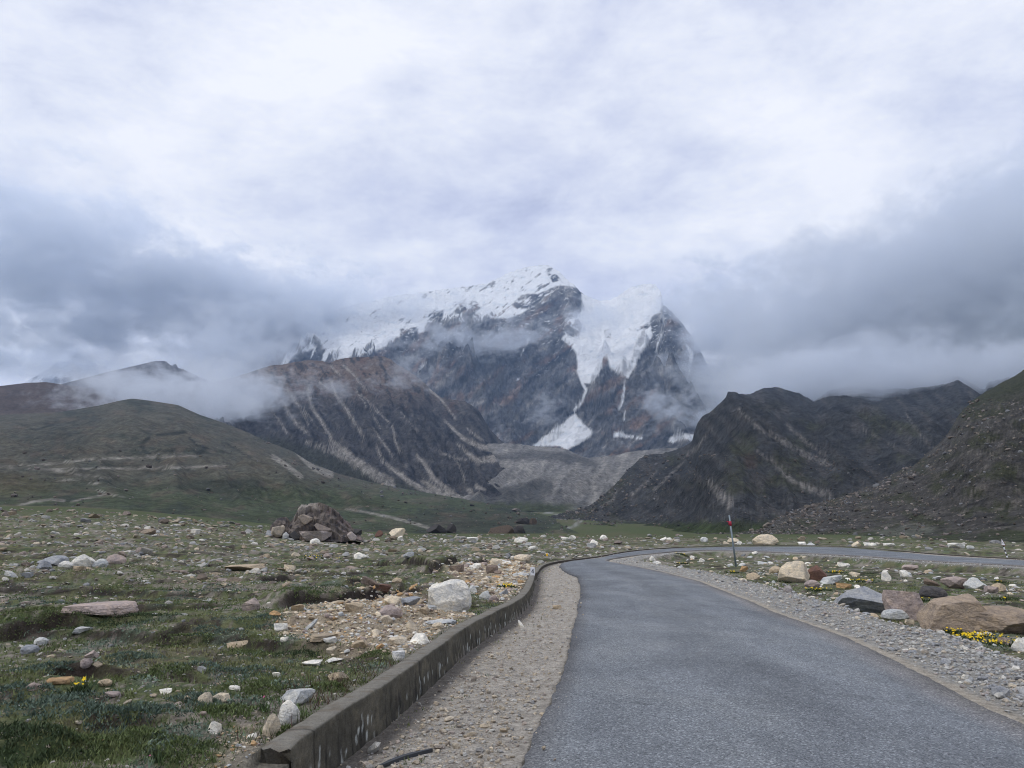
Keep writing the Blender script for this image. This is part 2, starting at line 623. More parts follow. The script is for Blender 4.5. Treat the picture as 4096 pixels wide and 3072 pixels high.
def ground_colour(X, Y, g):
    r, sw, rd = g['r'], g['sw'], g['rd']
    big = fbm(X * 0.35, Y * 0.35, 4, 71)
    mid = fbm(X * 1.7, Y * 1.7, 4, 72)
    fin = fbm(X * 7, Y * 7, 3, 73)
    blue = fbm(X * 1.1 + 40, Y * 1.1, 4, 74)
    c = np.empty(X.shape + (3,))
    c[:] = (0.128, 0.142, 0.062)
    c = mixa(c, (0.150, 0.140, 0.076), sstep(-0.1, 0.5, big))
    c = mixa(c, (0.056, 0.082, 0.034), sstep(0.0, 0.4, mid))
    c = mixa(c, (0.112, 0.138, 0.108), 0.65 * sstep(0.14, 0.32, blue))
    c = mixa(c, (0.060, 0.047, 0.039), 0.9 * sstep(0.02, 0.24, -mid + 0.6 * fin))
    c = mixa(c, (0.250, 0.218, 0.180), 0.85 * sstep(0.14, 0.36, -big + 0.9 * fin))
    grit = sstep(-0.05, 0.22, fbm(X * 0.16, Y * 0.16, 5, 501, 0.6) + 0.25 * fin) * sstep(8, 16, r)
    c = mixa(c, np.array((0.215, 0.190, 0.155)) * (1 + 0.0 * grit)[..., None], 0.55 * grit * sstep(-0.35, 0.25, fin + 0.4 * mid))
    # bare soil on the little terrace risers
    st = g['step']
    c = mixa(c, (0.022, 0.016, 0.013), 0.9 * np.exp(-((st + 0.0) / 0.06) ** 2) * (r < 60))
    c = mixa(c, (0.026, 0.019, 0.016), 0.95 * g['soil'])
    sp = stony(X, Y) * (1 - g['soil'])
    c = mixa(c, (0.320, 0.265, 0.190), sp * sstep(-0.55, 0.0, fin + 0.3))
    c = c * (1 + 0.25 * fin)[..., None]
    # shoulder gravel
    grav = np.empty(X.shape + (3,))
    grav[:] = (0.370, 0.335, 0.285)
    grav = grav * (1 + 0.35 * fin + 0.15 * mid)[..., None]
    lv = (~g['field']) & (~g['right']) & (r < 70)
    c = np.where(lv[..., None], grav, c)
    damp = np.where(lv, sstep(0.48, 0.12, g['wd'] + 0.10 * mid), 0)
    c = mixa(c, (0.135, 0.118, 0.100), damp * 0.8)
    rv = np.where(g['right'], sstep(2.2, 1.6, rd + 0.3 * pn(X * 0.5, Y * 0.5, 51)), 0)
    c = mixa(c, grav * np.array((0.82, 0.86, 0.90)), rv)
    sand = np.where(g['right'] & ~g['ins'], sstep(0.34, 0.18, rd + 0.12 * mid), 0)
    c = mixa(c, (0.380, 0.335, 0.270), sand)
    # behind the wall: narrow strip of grit
    c = mixa(c, (0.19, 0.175, 0.145), np.where(g['field'] & (r < 60), sstep(0.6, 0.25, sw + 0.2 * mid) * 0.8, 0))
    # far meadow: even dull green; pale stream bed
    far = sstep(55, 150, r)
    fc = np.empty(X.shape + (3,))
    fc[:] = (0.066, 0.082, 0.032)
    fc = mixa(fc, (0.095, 0.088, 0.050), sstep(-0.1, 0.5, fbm(X * 0.03, Y * 0.03, 5, 75)))
    c = mixa(c, fc, far)
    px, py = proj(X, Y, GZ if X.shape == GZ.shape else np.zeros(X.shape))
    wob = 6 * fbm(X * 0.01, Y * 0.01, 3, 77)
    sd, _ = polydist(px + wob, py, STREAM)
    c = mixa(c, (0.24, 0.24, 0.225), 0.8 * sstep(1.3, 0.5, sd + 1.6 * fbm(X * 0.02, Y * 0.02, 4, 78, 0.6)) * (r > 200))
    return c


STREAM = [(530, 533), (556, 529), (575, 526), (580, 521), (570, 517), (556, 514), (545, 512)]
Gc = ground_colour(GX, GY, gm)
ground_mat = attr_mat('ground_soil_and_turf', var=((9, 0.72, 1.3), (45, 0.6, 1.35)), bumps=((14, 0.05), (70, 0.012)))
V = np.stack([GX, GY, GZ], -1).reshape(-1, 3)
F = grid_faces(*GX.shape)
g_o = mk('ground', V, F, ground_mat, Gc.reshape(-1, 3))
tag(g_o, kind='structure')

# ------------------------------------------------------------------ hills and mountains
BASE_PX = [None]


def layer(name, sil, foot, ncol, nrow, mat, disp, colour, px0=-160, px1=1184, prof=1.4, back=1.22, jag=0.0, jagf=60.0, rowpow=1.0, pre=None):
    """a mountain: SIL = crest points (x, y in the photograph, distance), FOOT = (x, distance, y). The height between foot and crest follows
    PROF, DISP adds spurs and gullies that die out towards the crest line, and the far side falls away again."""
    sil = np.array(sil, float)
    dx, dy, dz = ray(sil[:, 0], sil[:, 1])
    saz = np.arctan2(dx, dy)
    stan = dz / np.hypot(dx, dy)
    foot = np.array(foot, float)
    fx, fy, fz = ray(foot[:, 0], foot[:, 2])
    faz = np.arctan2(fx, fy)
    ftan = fz / np.hypot(fx, fy)
    a0, a1 = math.atan((px0 - 512) / FPX), math.atan((px1 - 512) / FPX)
    az = np.linspace(a0, a1, ncol)
    Rr = np.interp(az, saz, sil[:, 2])
    Tn = np.interp(az, saz, stan)
    Fr = np.interp(az, faz, foot[:, 1])
    Ft = np.interp(az, faz, ftan)
    zr = HC + Rr * Tn
    zf = HC + Fr * Ft
    if jag:
        zr = zr + jag * fbm(az * jagf, az * 0 + 3.3, 5, 7, 0.6)
    nb = max(4, nrow // 12)
    t = np.linspace(0, 1, nrow) ** rowpow
    tb = 1 + (back - 1) * np.linspace(0, 1, nb + 1)[1:]
    T = np.concatenate([t, tb])[:, None]
    AZ = az[None, :] + 0 * T
    Tc = np.clip(T, 0, 1)
    Rd = np.where(T <= 1, Fr + (Rr - Fr) * T, Rr * T)
    P = prof(Tc, AZ) if callable(prof) else Tc ** prof
    Z = zf + (zr - zf) * P
    Z = np.where(T > 1, zr - (T - 1) / (back - 1) * (zr - zf) * 0.9, Z)
    X, Y = Rd * np.sin(AZ), Rd * np.cos(AZ)
    BASE_PX[0] = proj(X, Y, Z)
    hs = np.clip((zr - zf) / (0.6 * np.max(zr - zf)), 0.03, 1)
    Z = Z + disp(X, Y, AZ, Tc + 0 * Rd, Rd, zr - zf) * hs * np.where(T > 1, 0.5, 1)
    lim = HC + Rd * (Tn - 0.010 * np.clip(1 - T, 0, 1) * np.clip(Tn - Ft, 0, 1))
    Z = np.where(T < 1, np.minimum(Z, lim), Z)
    px, py = proj(X, Y, Z)
    c = colour(X, Y, Z, px, py, Tc + 0 * Rd)
    o = mk(name, np.stack([X, Y, Z], -1).reshape(-1, 3), grid_faces(*X.shape), mat, c.reshape(-1, 3))
    tag(o, kind='structure')
    return X, Y, Z, px, py


def streaks(px, py, lines, wob=None, soft=1.0):
    """mask of scree runs: each line = (points, half width at start, half width at end)."""
    m = np.zeros(px.shape)
    if wob is not None:
        px = px + wob
    for pts, w0, w1 in lines:
        pts = np.array(pts, float)
        lo, hi = pts.min(0) - 14, pts.max(0) + 14
        sel = (px > lo[0]) & (px < hi[0]) & (py > lo[1]) & (py < hi[1])
        if not sel.any():
            continue
        qx, qy = px[sel], py[sel]
        best = np.full(qx.shape, -1e9)
        s = np.r_[0, np.cumsum(np.hypot(*np.diff(pts, axis=0).T))]
        for i in range(len(pts) - 1):
            ax, ay = pts[i]
            bx, by = pts[i + 1]
            L = s[i + 1] - s[i] + 1e-9
            k = np.clip(((qx - ax) * (bx - ax) + (qy - ay) * (by - ay)) / L ** 2, 0, 1)
            d = np.hypot(qx - ax - k * (bx - ax), qy - ay - k * (by - ay))
            u = (s[i] + k * L) / s[-1]
            best = np.maximum(best, (w0 + (w1 - w0) * u) - d)
        m[sel] = np.maximum(m[sel], sstep(-soft, soft, best))
    return m


def z3(pts):
    return [(400 + x / 6.806, 250 + y / 6.806) for x, y in pts]


def z2(pts):
    return [(200 + x / 7.373, 325 + y / 7.373) for x, y in pts]


def z4(pts):
    return [(425 + x / 7.373, 375 + y / 7.373) for x, y in pts]


def z5(pts):
    return [(575 + x / 7.373, 375 + y / 7.373) for x, y in pts]


rock_far = attr_mat('far_mountain_rock_and_snow', var=((0.010, 0.6, 1.4), (0.04, 0.7, 1.3)), bumps=((0.012, 55.0), (0.04, 16.0)), rockonly=True)
rock_mid = attr_mat('scree_slope', var=((0.03, 0.75, 1.25), (0.12, 0.7, 1.3), (0.34, 0.75, 1.25)), bumps=((0.03, 16.0), (0.12, 3.0)))
turf_far = attr_mat('hill_turf', var=((0.02, 0.8, 1.2), (0.15, 0.6, 1.4), (0.7, 0.7, 1.3)), bumps=((0.04, 5.0), (0.25, 1.8)))

# --- snow mountain
SNOW_IN = [
    z3([(1235, 300), (1330, 300), (1430, 300), (1500, 240), (1600, 180), (1700, 170), (1780, 200), (1795, 360), (1765, 430), (1715, 450), (1700, 490), (1725, 570), (1690, 630), (1640, 705), (1590, 800), (1548, 880), (1510, 850),
        (1470, 835), (1430, 800), (1418, 735), (1395, 720), (1372, 790), (1345, 850), (1300, 905), (1235, 905), (1212, 830), (1200, 700), (1165, 650), (1095, 610), (1120, 565), (1180, 590), (1225, 560), (1130, 500), (1230, 420)]),
    z3([(560, 330), (600, 100), (850, 0), (985, 0), (1080, 60), (1140, 150), (1200, 250), (1090, 240), (1000, 268), (900, 290), (830, 310), (770, 350), (700, 420), (640, 440), (560, 530), (600, 430), (520, 440), (420, 370)]),
    z2([(590, 300), (650, 210), (740, 110), (770, 10), (850, -120), (1000, -300), (1400, -420), (2000, -480), (2500, -520), (2600, -190), (2300, -60), (2000, -30), (1850, -10), (1700, 20), (1600, 70), (1450, 90),
        (1390, 140), (1300, 190), (1230, 232), (1100, 245), (945, 280), (895, 262), (930, 175), (880, 160), (800, 190), (720, 200), (640, 290)]),
    z4([(1100, 290), (1150, 330), (1205, 395), (1238, 428), (1200, 460), (1140, 500), (1085, 530), (1045, 552), (985, 522), (860, 527), (785, 520), (870, 460), (960, 395)]),
    z4([(1385, 430), (1430, 410), (1480, 440), (1610, 462), (1600, 475), (1480, 460), (1420, 455), (1390, 462)]),
    z4([(1790, 492), (1830, 450), (1870, 425), (1985, 440), (2000, 490), (1900, 470), (1830, 508)]),
    z3([(1940, 635), (2000, 690), (1990, 750), (1970, 830), (1955, 880), (1965, 780), (1970, 700)]),
]
SNOW_OUT = [
    z3([(760, 370), (840, 305), (950, 290), (1070, 250), (1180, 240), (1240, 320), (1200, 400), (1060, 440), (930, 400), (800, 400)]),
    z3([(1000, 160), (1060, 165), (1100, 200), (1040, 220)]),
    z3([(400, 370), (520, 350), (560, 390), (480, 440), (420, 420)]), z3([(200, 430), (300, 400), (280, 480), (180, 560)]),
    z3([(0, 540), (120, 520), (130, 600), (0, 680)]),
    z3([(1600, 545), (1690, 490), (1700, 520), (1640, 560)]), z3([(1390, 540), (1440, 530), (1430, 600), (1395, 600)]),
]
SNOW_LINE = [(z3([(1790, 440), (1785, 560), (1760, 620), (1740, 700)]), 0.9, 0.5), (z3([(1530, 880), (1528, 960), (1510, 1040), (1495, 1080)]), 0.7, 1.4),
             (z3([(1530, 1100), (1522, 1150)]), 0.8, 0.8), (z3([(1240, 900), (1265, 960), (1240, 1040), (1190, 1075)]), 1.6, 1.4),
             (z3([(820, 720), (860, 640), (880, 600)]), 1.0, 1.0), (z3([(130, 810), (170, 770)]), 1.2, 1.2), (z3([(800, 885), (806, 880)]), 1.0, 1.0),
             (z2([(610, 285), (700, 175), (760, 110)]), 1.0, 1.6), (z2([(810, 240), (850, 170), (960, 40)]), 0.8, 1.2)]


def dispA(X, Y, AZ, T, Rd, h):
    fade = np.clip(np.sin(np.pi * np.clip(T, 0, 1) ** 0.8), 0, 1) ** 0.7
    u = AZ * 3600
    wx = 90 * fbm(X / 700, Y / 700, 3, 201)
    butt = ridged((u + wx + 0.25 * Rd) / 520, Rd / 2600 + wx / 900, 5, 203, 0.5)
    cr = ridged((X + wx) / 260 + 3, (Y + wx) / 300, 6, 205, 0.55)
    strat = np.sin((T * 46 + AZ * 30 + 1.6 * fbm(X / 260, Y / 260, 4, 207)) * 2.0)
    sm = fbm(X / 90, Y / 90, 5, 209, 0.6)
    blk = ridged((X + 2 * wx) / 120, (Y - wx) / 140, 4, 211, 0.6)
    fade = fade * sstep(1.0, 0.90, T)
    bx, by = BASE_PX[0]
    calm = np.zeros(bx.shape)
    for i, P in enumerate(SNOW_IN[:4]):
        calm = np.maximum(calm, polymask(bx, by, P, 7.0) * (0.55 if i == 1 else 0.80))
    fade = fade * (1 - calm)
    return fade * (400 * (butt - 0.45) + 190 * (cr - 0.4) + 10 * strat + 85 * (blk - 0.4) + 26 * sm)


def colA(X, Y, Z, px, py, T):
    wx = 5.0 * fbm(px / 14, py / 14, 4, 221, 0.6)
    wy = 5.0 * fbm(px / 14 + 9, py / 14 + 4, 4, 222, 0.6)
    qx, qy = px + wx * 0.5, py + wy * 0.5
    s = (px * 0.62 + py * 0.78)
    along = (px * 0.78 - py * 0.62)
    st = fbm(along / 34 + 0.02 * wx, s / 9 + 0.12 * wy, 5, 223, 0.62)
    st2 = fbm(along / 9 + 5, s / 4.2 + 8, 4, 224, 0.65)
    c = np.empty(px.shape + (3,))
    c[:] = (0.115, 0.118, 0.124)
    c = mixa(c, (0.270, 0.255, 0.238), sstep(0.0, 0.45, st))
    c = mixa(c, (0.022, 0.027, 0.038), sstep(0.02, 0.4, -st + 0.4 * st2))
    c = mixa(c, (0.185, 0.122, 0.092), 0.75 * sstep(0.12, 0.40, fbm(along / 44 + 20 + 0.05 * wx, s / 11, 4, 226) + 0.3 * st2))
    c = c * np.clip(1 + 0.9 * st2, 0.25, 2)[..., None]
    m = np.zeros(px.shape)
    for P in SNOW_IN:
        m = np.maximum(m, polymask(qx, qy, P, 0.9))
    for P in SNOW_OUT:
        m = m * (1 - polymask(qx, qy, P, 0.9) * sstep(-0.30, 0.02, fbm(along / 10, s / 3, 4, 228, 0.65) + 0.05))
    m = np.maximum(m, streaks(qx, qy, SNOW_LINE, None, 0.7))
    # rock teeth breaking through the snow fields, snow dusting on ledges of the upper rock
    teeth = sstep(0.24, 0.36, fbm(along / 18, s / 6, 5, 229, 0.65) + 0.05 * sstep(380, 430, px)) * (py < 350) * (px < 560)
    m = m * (1 - 0.8 * teeth)
    dr = np.gradient(np.hypot(X, Y), axis=0) + 1e-6
    sl = np.gradient(Z, axis=0) / dr
    da = np.gradient(Z, axis=1) / (np.hypot(np.gradient(X, axis=1), np.gradient(Y, axis=1)) + 1e-6)
    steep = np.hypot(sl, da)
    dust = sstep(1.05, 0.55, steep + 0.7 * st2 - 0.2 * st) * sstep(385, 325, py + 24 * st) * 0.9
    m = np.maximum(m, dust)
    lf = sstep(600, 570, px) * sstep(380, 360, py)
    m = m * (1 - 0.85 * sstep(1.75, 2.5, steep + 0.6 * st2 - 0.95 * sstep(455, 400, px)) * lf) * (1 - 0.35 * sstep(2.6, 3.6, steep + 0.6 * st2) * (1 - lf))
    ice = np.empty(px.shape + (3,))
    ice[:] = (0.93, 0.94, 0.95)
    ice = mixa(ice, (0.58, 0.68, 0.76), 0.35 * sstep(0.16, 0.42, fbm(px / 13, py / 4.5, 4, 231, 0.6)))
    ice = mixa(ice, (0.36, 0.42, 0.50), 0.35 * sstep(0.33, 0.46, fbm(along / 11, s / 3.0, 4, 233, 0.6)))
    return c * (1 - m[..., None]) + ice * m[..., None]


silA = [(-200, 440, 6200), (60, 420, 6000), (180, 395, 5600), (231, 375, 5300), (259, 352, 5300), (278, 338, 5300), (305, 319, 5350), (352, 305, 5450), (393, 296, 5500), (444, 289, 5600), (486, 284, 5650),
        (509, 273, 5650), (520, 269, 5650), (532, 266, 5650), (546, 264.5, 5600), (553, 268, 5580), (560, 272, 5560), (566, 279, 5500), (574, 285, 5450), (580, 292, 5450), (588, 297, 5450), (602, 301, 5500), (610, 300, 5500), (618, 296, 5450), (630, 288, 5350),
        (643, 284, 5250), (655, 284, 5200), (661, 292, 5100), (663, 304, 5000), (672, 312, 4950), (680, 321, 4950), (690, 334, 5000), (700, 350, 5050), (712, 375, 5100), (740, 400, 5200), (820, 420, 5400), (1000, 430, 5600), (1250, 440, 5600)]
layer('snow_mountain', silA, [(-200, 4200, 470), (400, 3500, 478), (560, 3350, 470), (700, 3300, 466), (1250, 3800, 470)], 740, 330, rock_far, dispA, colA,
      px0=120, px1=900, prof=lambda T, A: T * 0.75 + 0.25 * T ** 2.2, jag=14, jagf=190)

# --- small far peak with snow, half lost in cloud


def disp_small(a1, s1, a2, s2, seed, skew=0.0, sl=1.0):
    def f(X, Y, AZ, T, Rd, h):
        fade = np.clip(np.sin(np.pi * np.clip(T, 0, 1) ** 0.75), 0, 1) ** 0.8
        wx = 0.35 * s1 * fbm(X / s1, Y / s1, 3, seed)
        u = AZ * Rd.mean() + skew * Rd
        b = ridged((u + wx) / s1, Rd / (s1 * 4.0 * sl), 5, seed + 1, 0.5)
        return fade * (a1 * (b - 0.45) + a2 * fbm(X / s2, Y / s2, 5, seed + 2, 0.55))
    return f


def colD3(X, Y, Z, px, py, T):
    c = np.empty(px.shape + (3,))
    c[:] = (0.16, 0.17, 0.19)
    return mixa(c, (0.75, 0.78, 0.82), sstep(0.0, 0.3, fbm(px / 9, py / 9, 4, 240) + 0.15))


layer('far_snow_peak', [(-60, 395, 7000), (20, 385, 7000), (50, 368, 7000), (58, 361, 7000), (64, 363, 7000), (75, 358.5, 7000), (83, 356.5, 7000), (92, 361, 7000), (100, 367, 7000), (105, 366, 7000), (112, 372, 7000), (150, 390, 7000), (260, 405, 7000)],
      [(-60, 5500, 430), (260, 5500, 430)], 120, 50, rock_far, disp_small(90, 500, 30, 120, 241), colD3, px0=-60, px1=250)


# --- dark crest left of the snow mountain
def colD2(X, Y, Z, px, py, T):
    c = np.empty(px.shape + (3,))
    c[:] = (0.050, 0.038, 0.036)
    return c * (1 + 0.5 * fbm(px / 12 + py / 9, py / 6, 4, 245))[..., None]


layer('dark_crest', [(-160, 400, 4200), (62, 384, 4200), (111, 371, 4200), (124, 368.3, 4200), (140, 364.5, 4200), (155, 361, 4200), (165, 361, 4200), (167.5, 362.6, 4200), (170, 365, 4200), (173, 366, 4200), (174.6, 363.4, 4200), (176, 364, 4200), (178, 368, 4200), (183, 369, 4200),
                     (193, 374, 4200), (215, 384, 4200), (260, 410, 4200)], [(-160, 3300, 430), (260, 3300, 430)], 200, 60, rock_far, disp_small(60, 300, 22, 80, 247), colD2, px0=-100, px1=250, prof=1.0)


# --- brown ridge with scree gullies
SCREE_B = [(z2([(640, 470), (700, 560), (830, 700)]), 0.7, 0.7), (z2([(800, 470), (820, 600), (880, 690), (940, 780), (975, 850)]), 1.6, 1.2), (z2([(960, 855), (1100, 960), (1250, 1080), (1400, 1168)]), 2.2, 6.0), (z2([(780, 865), (900, 900), (1100, 1000), (1390, 1160)]), 1.4, 3.0),
           (z2([(970, 420), (1000, 520), (1080, 620), (1140, 720), (1215, 838)]), 1.5, 1.0), (z2([(1060, 300), (1130, 360), (1240, 500)]), 1.2, 0.5), (z2([(960, 300), (1050, 390)]), 1.0, 0.5), (z2([(1190, 510), (1290, 620), (1400, 720)]), 0.6, 0.5),
           (z2([(600, 560), (650, 640), (720, 740), (800, 800)]), 1.3, 1.3), (z2([(440, 520), (540, 640), (640, 790)]), 0.7, 0.7), (z2([(1340, 1000), (1420, 1060), (1560, 1170), (1680, 1230), (1930, 1282)]), 1.4, 4.0), (z2([(1600, 960), (1680, 1060), (1730, 1140), (1900, 1270)]), 1.5, 2.6),
           (z2([(1640, 1155), (1700, 1185), (1760, 1230)]), 2.0, 3.6), (z2([(1805, 705), (1870, 770), (1960, 850), (2090, 905), (2240, 920)]), 1.0, 3.4), (z2([(1900, 880), (2040, 1000), (2200, 980)]), 0.8, 4.0), (z2([(1760, 935), (1900, 985), (1980, 1000)]), 0.7, 0.7), (z2([(1420, 740), (1440, 860), (1470, 930)]), 0.8, 0.9),
           (z2([(1280, 760), (1340, 860), (1420, 960)]), 0.6, 0.9), (z2([(1700, 480), (1790, 560), (1890, 700)]), 1.4, 0.5), (z2([(1960, 760), (2080, 850)]), 0.4, 1.2), (z2([(1890, 1000), (1930, 1080), (1950, 1140)]), 0.6, 0.5), (z2([(2040, 1190), (2100, 1215)]), 2.4, 1.2), (z2([(1985, 1220), (2010, 1260)]), 2.4, 1.8),
           (z2([(1150, 480), (1260, 640), (1330, 760)]), 0.5, 0.5), (z2([(1300, 900), (1330, 960)]), 1.0, 1.0), (z2([(1480, 640), (1600, 780)]), 0.4, 0.4), (z2([(880, 420), (960, 480)]), 0.8, 0.6), (z2([(740, 620), (800, 740)]), 0.5, 0.5)]


def dispB(X, Y, AZ, T, Rd, h):
    fade = np.clip(np.sin(np.pi * np.clip(T, 0, 1) ** 0.8), 0, 1) ** 0.6
    u = AZ * 2400 + 0.55 * Rd
    wx = 40 * fbm(X / 260, Y / 260, 3, 260)
    spur = ridged((u + wx) / 230, Rd / 1700, 5, 261, 0.55)
    fade = fade * sstep(1.0, 0.92, T)
    return fade * (95 * (spur - 0.45) + 30 * (ridged(X / 95, Y / 95, 5, 262) - 0.4) + 14 * fbm(X / 40, Y / 40, 4, 263)) + 5 * fbm(X / 40, Y / 40, 4, 263) * sstep(1, 0.95, T)


def colB(X, Y, Z, px, py, T):
    along, s = px * 0.52 + py * 0.85, px * 0.85 - py * 0.52
    n = fbm(along / 17, s / 5.5, 5, 265, 0.62)
    n2 = fbm(px / 5, py / 4, 4, 266, 0.65)
    c = np.empty(px.shape + (3,))
    c[:] = (0.074, 0.072, 0.076)
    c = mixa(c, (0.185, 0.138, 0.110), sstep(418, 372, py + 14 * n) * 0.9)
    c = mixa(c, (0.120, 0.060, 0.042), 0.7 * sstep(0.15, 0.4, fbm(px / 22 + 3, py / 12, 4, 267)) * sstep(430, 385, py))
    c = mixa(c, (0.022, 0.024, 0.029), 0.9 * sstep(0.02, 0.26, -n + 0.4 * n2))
    c = mixa(c, (0.115, 0.106, 0.096), 0.7 * sstep(0.12, 0.40, n + 0.4 * n2))
    c = c * (1 + 0.5 * n2)[..., None]
    wob = 2.2 * fbm(px / 8, py / 8, 4, 268)
    m = streaks(px, py, SCREE_B, 0.6 * wob, 0.9) * np.clip(0.8 + 0.9 * n2, 0, 1)
    c = mixa(c, (0.350, 0.322, 0.285), np.clip(m * 1.1, 0, 1) * 0.95)
    # turf skirt along the foot
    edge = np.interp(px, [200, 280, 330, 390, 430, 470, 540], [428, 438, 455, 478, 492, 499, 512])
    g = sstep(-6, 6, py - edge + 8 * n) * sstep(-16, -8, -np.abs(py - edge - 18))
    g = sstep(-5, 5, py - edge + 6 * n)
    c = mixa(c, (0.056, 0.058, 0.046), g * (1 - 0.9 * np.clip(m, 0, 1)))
    return c


silB = [(-160, 420, 2900), (50, 405, 2900), (150, 396, 2900), (200, 386, 2900), (227, 379, 2900), (244, 374, 2900), (257, 370, 2900), (268, 366, 2900), (284, 364, 2900), (308, 360, 2900), (322, 361, 2880), (329, 363, 2870), (338, 359.5, 2860), (349, 357.5, 2850), (367, 357, 2830), (383, 356, 2820),
        (390, 359, 2800), (397, 364, 2790), (417, 376.5, 2760), (430.5, 389, 2730), (440, 397, 2700), (448, 399, 2680), (464.5, 401, 2650), (471, 405, 2640), (478, 409, 2620), (486, 423, 2600), (492, 431, 2580), (498, 438, 2570), (506, 444, 2560), (520, 452, 2540), (540, 480, 2500), (560, 505, 2450), (600, 525, 2400), (1200, 540, 2400)]
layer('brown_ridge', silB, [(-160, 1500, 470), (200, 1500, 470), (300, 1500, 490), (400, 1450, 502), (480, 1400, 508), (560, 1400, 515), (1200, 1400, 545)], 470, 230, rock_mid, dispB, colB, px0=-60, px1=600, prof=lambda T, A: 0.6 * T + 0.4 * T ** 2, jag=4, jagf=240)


# --- moraine and debris fan closing the valley
def dispE(X, Y, AZ, T, Rd, h):
    fade = np.clip(np.sin(np.pi * np.clip(T, 0, 1) ** 0.7), 0, 1)
    u = AZ * 2000 - 0.25 * Rd
    return fade * (34 * (ridged(u / 150, Rd / 900, 4, 281) - 0.45) + 8 * fbm(X / 45, Y / 45, 5, 282, 0.6))


def colE(X, Y, Z, px, py, T):
    n = fbm((px + py * 0.5) / 10, (py - px * 0.3) / 20, 5, 283, 0.6)
    n2 = fbm(px / 3, py / 3, 3, 284)
    c = np.empty(px.shape + (3,))
    c[:] = (0.235, 0.224, 0.208)
    c = mixa(c, (0.330, 0.310, 0.280), sstep(0.0, 0.4, n))
    c = mixa(c, (0.120, 0.118, 0.114), 0.8 * sstep(0.05, 0.4, -n + 0.2 * n2))
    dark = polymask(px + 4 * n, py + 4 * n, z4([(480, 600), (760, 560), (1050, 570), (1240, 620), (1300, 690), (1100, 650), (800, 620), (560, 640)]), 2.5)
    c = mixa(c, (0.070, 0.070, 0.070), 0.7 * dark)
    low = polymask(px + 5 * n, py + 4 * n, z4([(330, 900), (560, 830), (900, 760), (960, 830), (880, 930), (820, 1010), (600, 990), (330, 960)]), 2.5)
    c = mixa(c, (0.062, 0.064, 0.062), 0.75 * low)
    grass = sstep(499, 507, py + 6 * n) * sstep(592, 560, px)
    c = mixa(c, (0.062, 0.074, 0.036), grass)
    return c * (1 + 0.3 * n2)[..., None]


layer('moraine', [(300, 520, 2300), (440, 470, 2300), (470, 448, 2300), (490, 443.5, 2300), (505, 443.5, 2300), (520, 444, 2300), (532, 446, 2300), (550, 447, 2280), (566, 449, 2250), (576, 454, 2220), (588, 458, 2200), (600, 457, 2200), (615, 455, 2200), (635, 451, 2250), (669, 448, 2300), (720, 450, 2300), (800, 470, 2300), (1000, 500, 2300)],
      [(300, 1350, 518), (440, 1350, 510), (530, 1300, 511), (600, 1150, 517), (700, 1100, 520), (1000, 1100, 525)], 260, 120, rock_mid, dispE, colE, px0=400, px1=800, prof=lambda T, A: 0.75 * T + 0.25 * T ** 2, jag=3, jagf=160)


# --- far left brown hill
def colD(X, Y, Z, px, py, T):
    n = fbm(px / 18, py / 9, 5, 290)
    c = np.empty(px.shape + (3,))
    c[:] = (0.068, 0.052, 0.046)
    c = mixa(c, (0.095, 0.078, 0.056), sstep(405, 440, py + 18 * n))
    c = mixa(c, (0.14, 0.115, 0.085), 0.6 * polymask(px + 6 * n, py + 6 * n, [(0, 420), (14, 415), (30, 430), (10, 440), (0, 438)], 4))
    return c * (1 + 0.35 * n)[..., None]


layer('brown_hill', [(-170, 396, 2300), (-40, 389, 2300), (0, 386, 2300), (25, 383, 2300), (46, 382, 2300), (62, 384.5, 2300), (92, 388, 2300), (106, 394, 2250), (130, 404, 2200), (180, 430, 2100), (260, 470, 2000)], [(-170, 1200, 470), (260, 1200, 485)], 170, 80, turf_far, disp_small(26, 190, 6, 45, 291), colD, px0=-160, px1=250, prof=1.2)


# --- near left green hill with vehicle tracks
TRACKS_C = [([(44, 465), (83, 460.5), (120, 458), (150, 457.3), (195, 455.8)], 0.6, 0.9), ([(0, 466.5), (45, 464), (83, 460)], 0.35, 0.5), ([(46, 469), (90, 468.6), (140, 468), (180, 467.5), (225, 466)], 0.6, 1.3), ([(0, 467), (46, 470), (70, 473.5), (110, 478)], 0.4, 0.8), ([(58, 481), (92, 478.5)], 0.5, 0.4), ([(90, 483.3), (99, 483.3)], 0.6, 0.6),
            ([(97, 490), (104, 492.5), (110, 494.5), (124, 497)], 0.8, 0.7), ([(72, 501.5), (88, 498), (104, 495), (110, 494)], 0.9, 0.9), ([(0, 511), (18, 506), (34, 501.5), (50, 499.5), (64, 500.5)], 1.1, 1.3),
            (z2([(540, 970), (640, 1040), (740, 1115)]), 2.4, 2.6), (z2([(700, 930), (780, 1010), (850, 1060), (960, 1100)]), 0.8, 4.0), ([(346, 509), (360, 511), (390, 517), (420, 525), (438, 531)], 1.0, 1.7)]
DARK_C = [([(150, 438), (141, 444), (143, 450), (150, 455), (160, 461)], 2.0, 1.6), ([(152, 448), (165, 451), (184, 450)], 0.9, 1.5), ([(190, 438), (196, 445), (206, 448), (199, 453)], 1.2, 2.2), ([(226, 443), (236, 450), (250, 457)], 0.8, 0.6), ([(157, 435), (170, 434), (184, 432)], 1.2, 2.0), ([(21, 424), (30, 428), (36, 430), (54, 424)], 0.6, 1.0)]


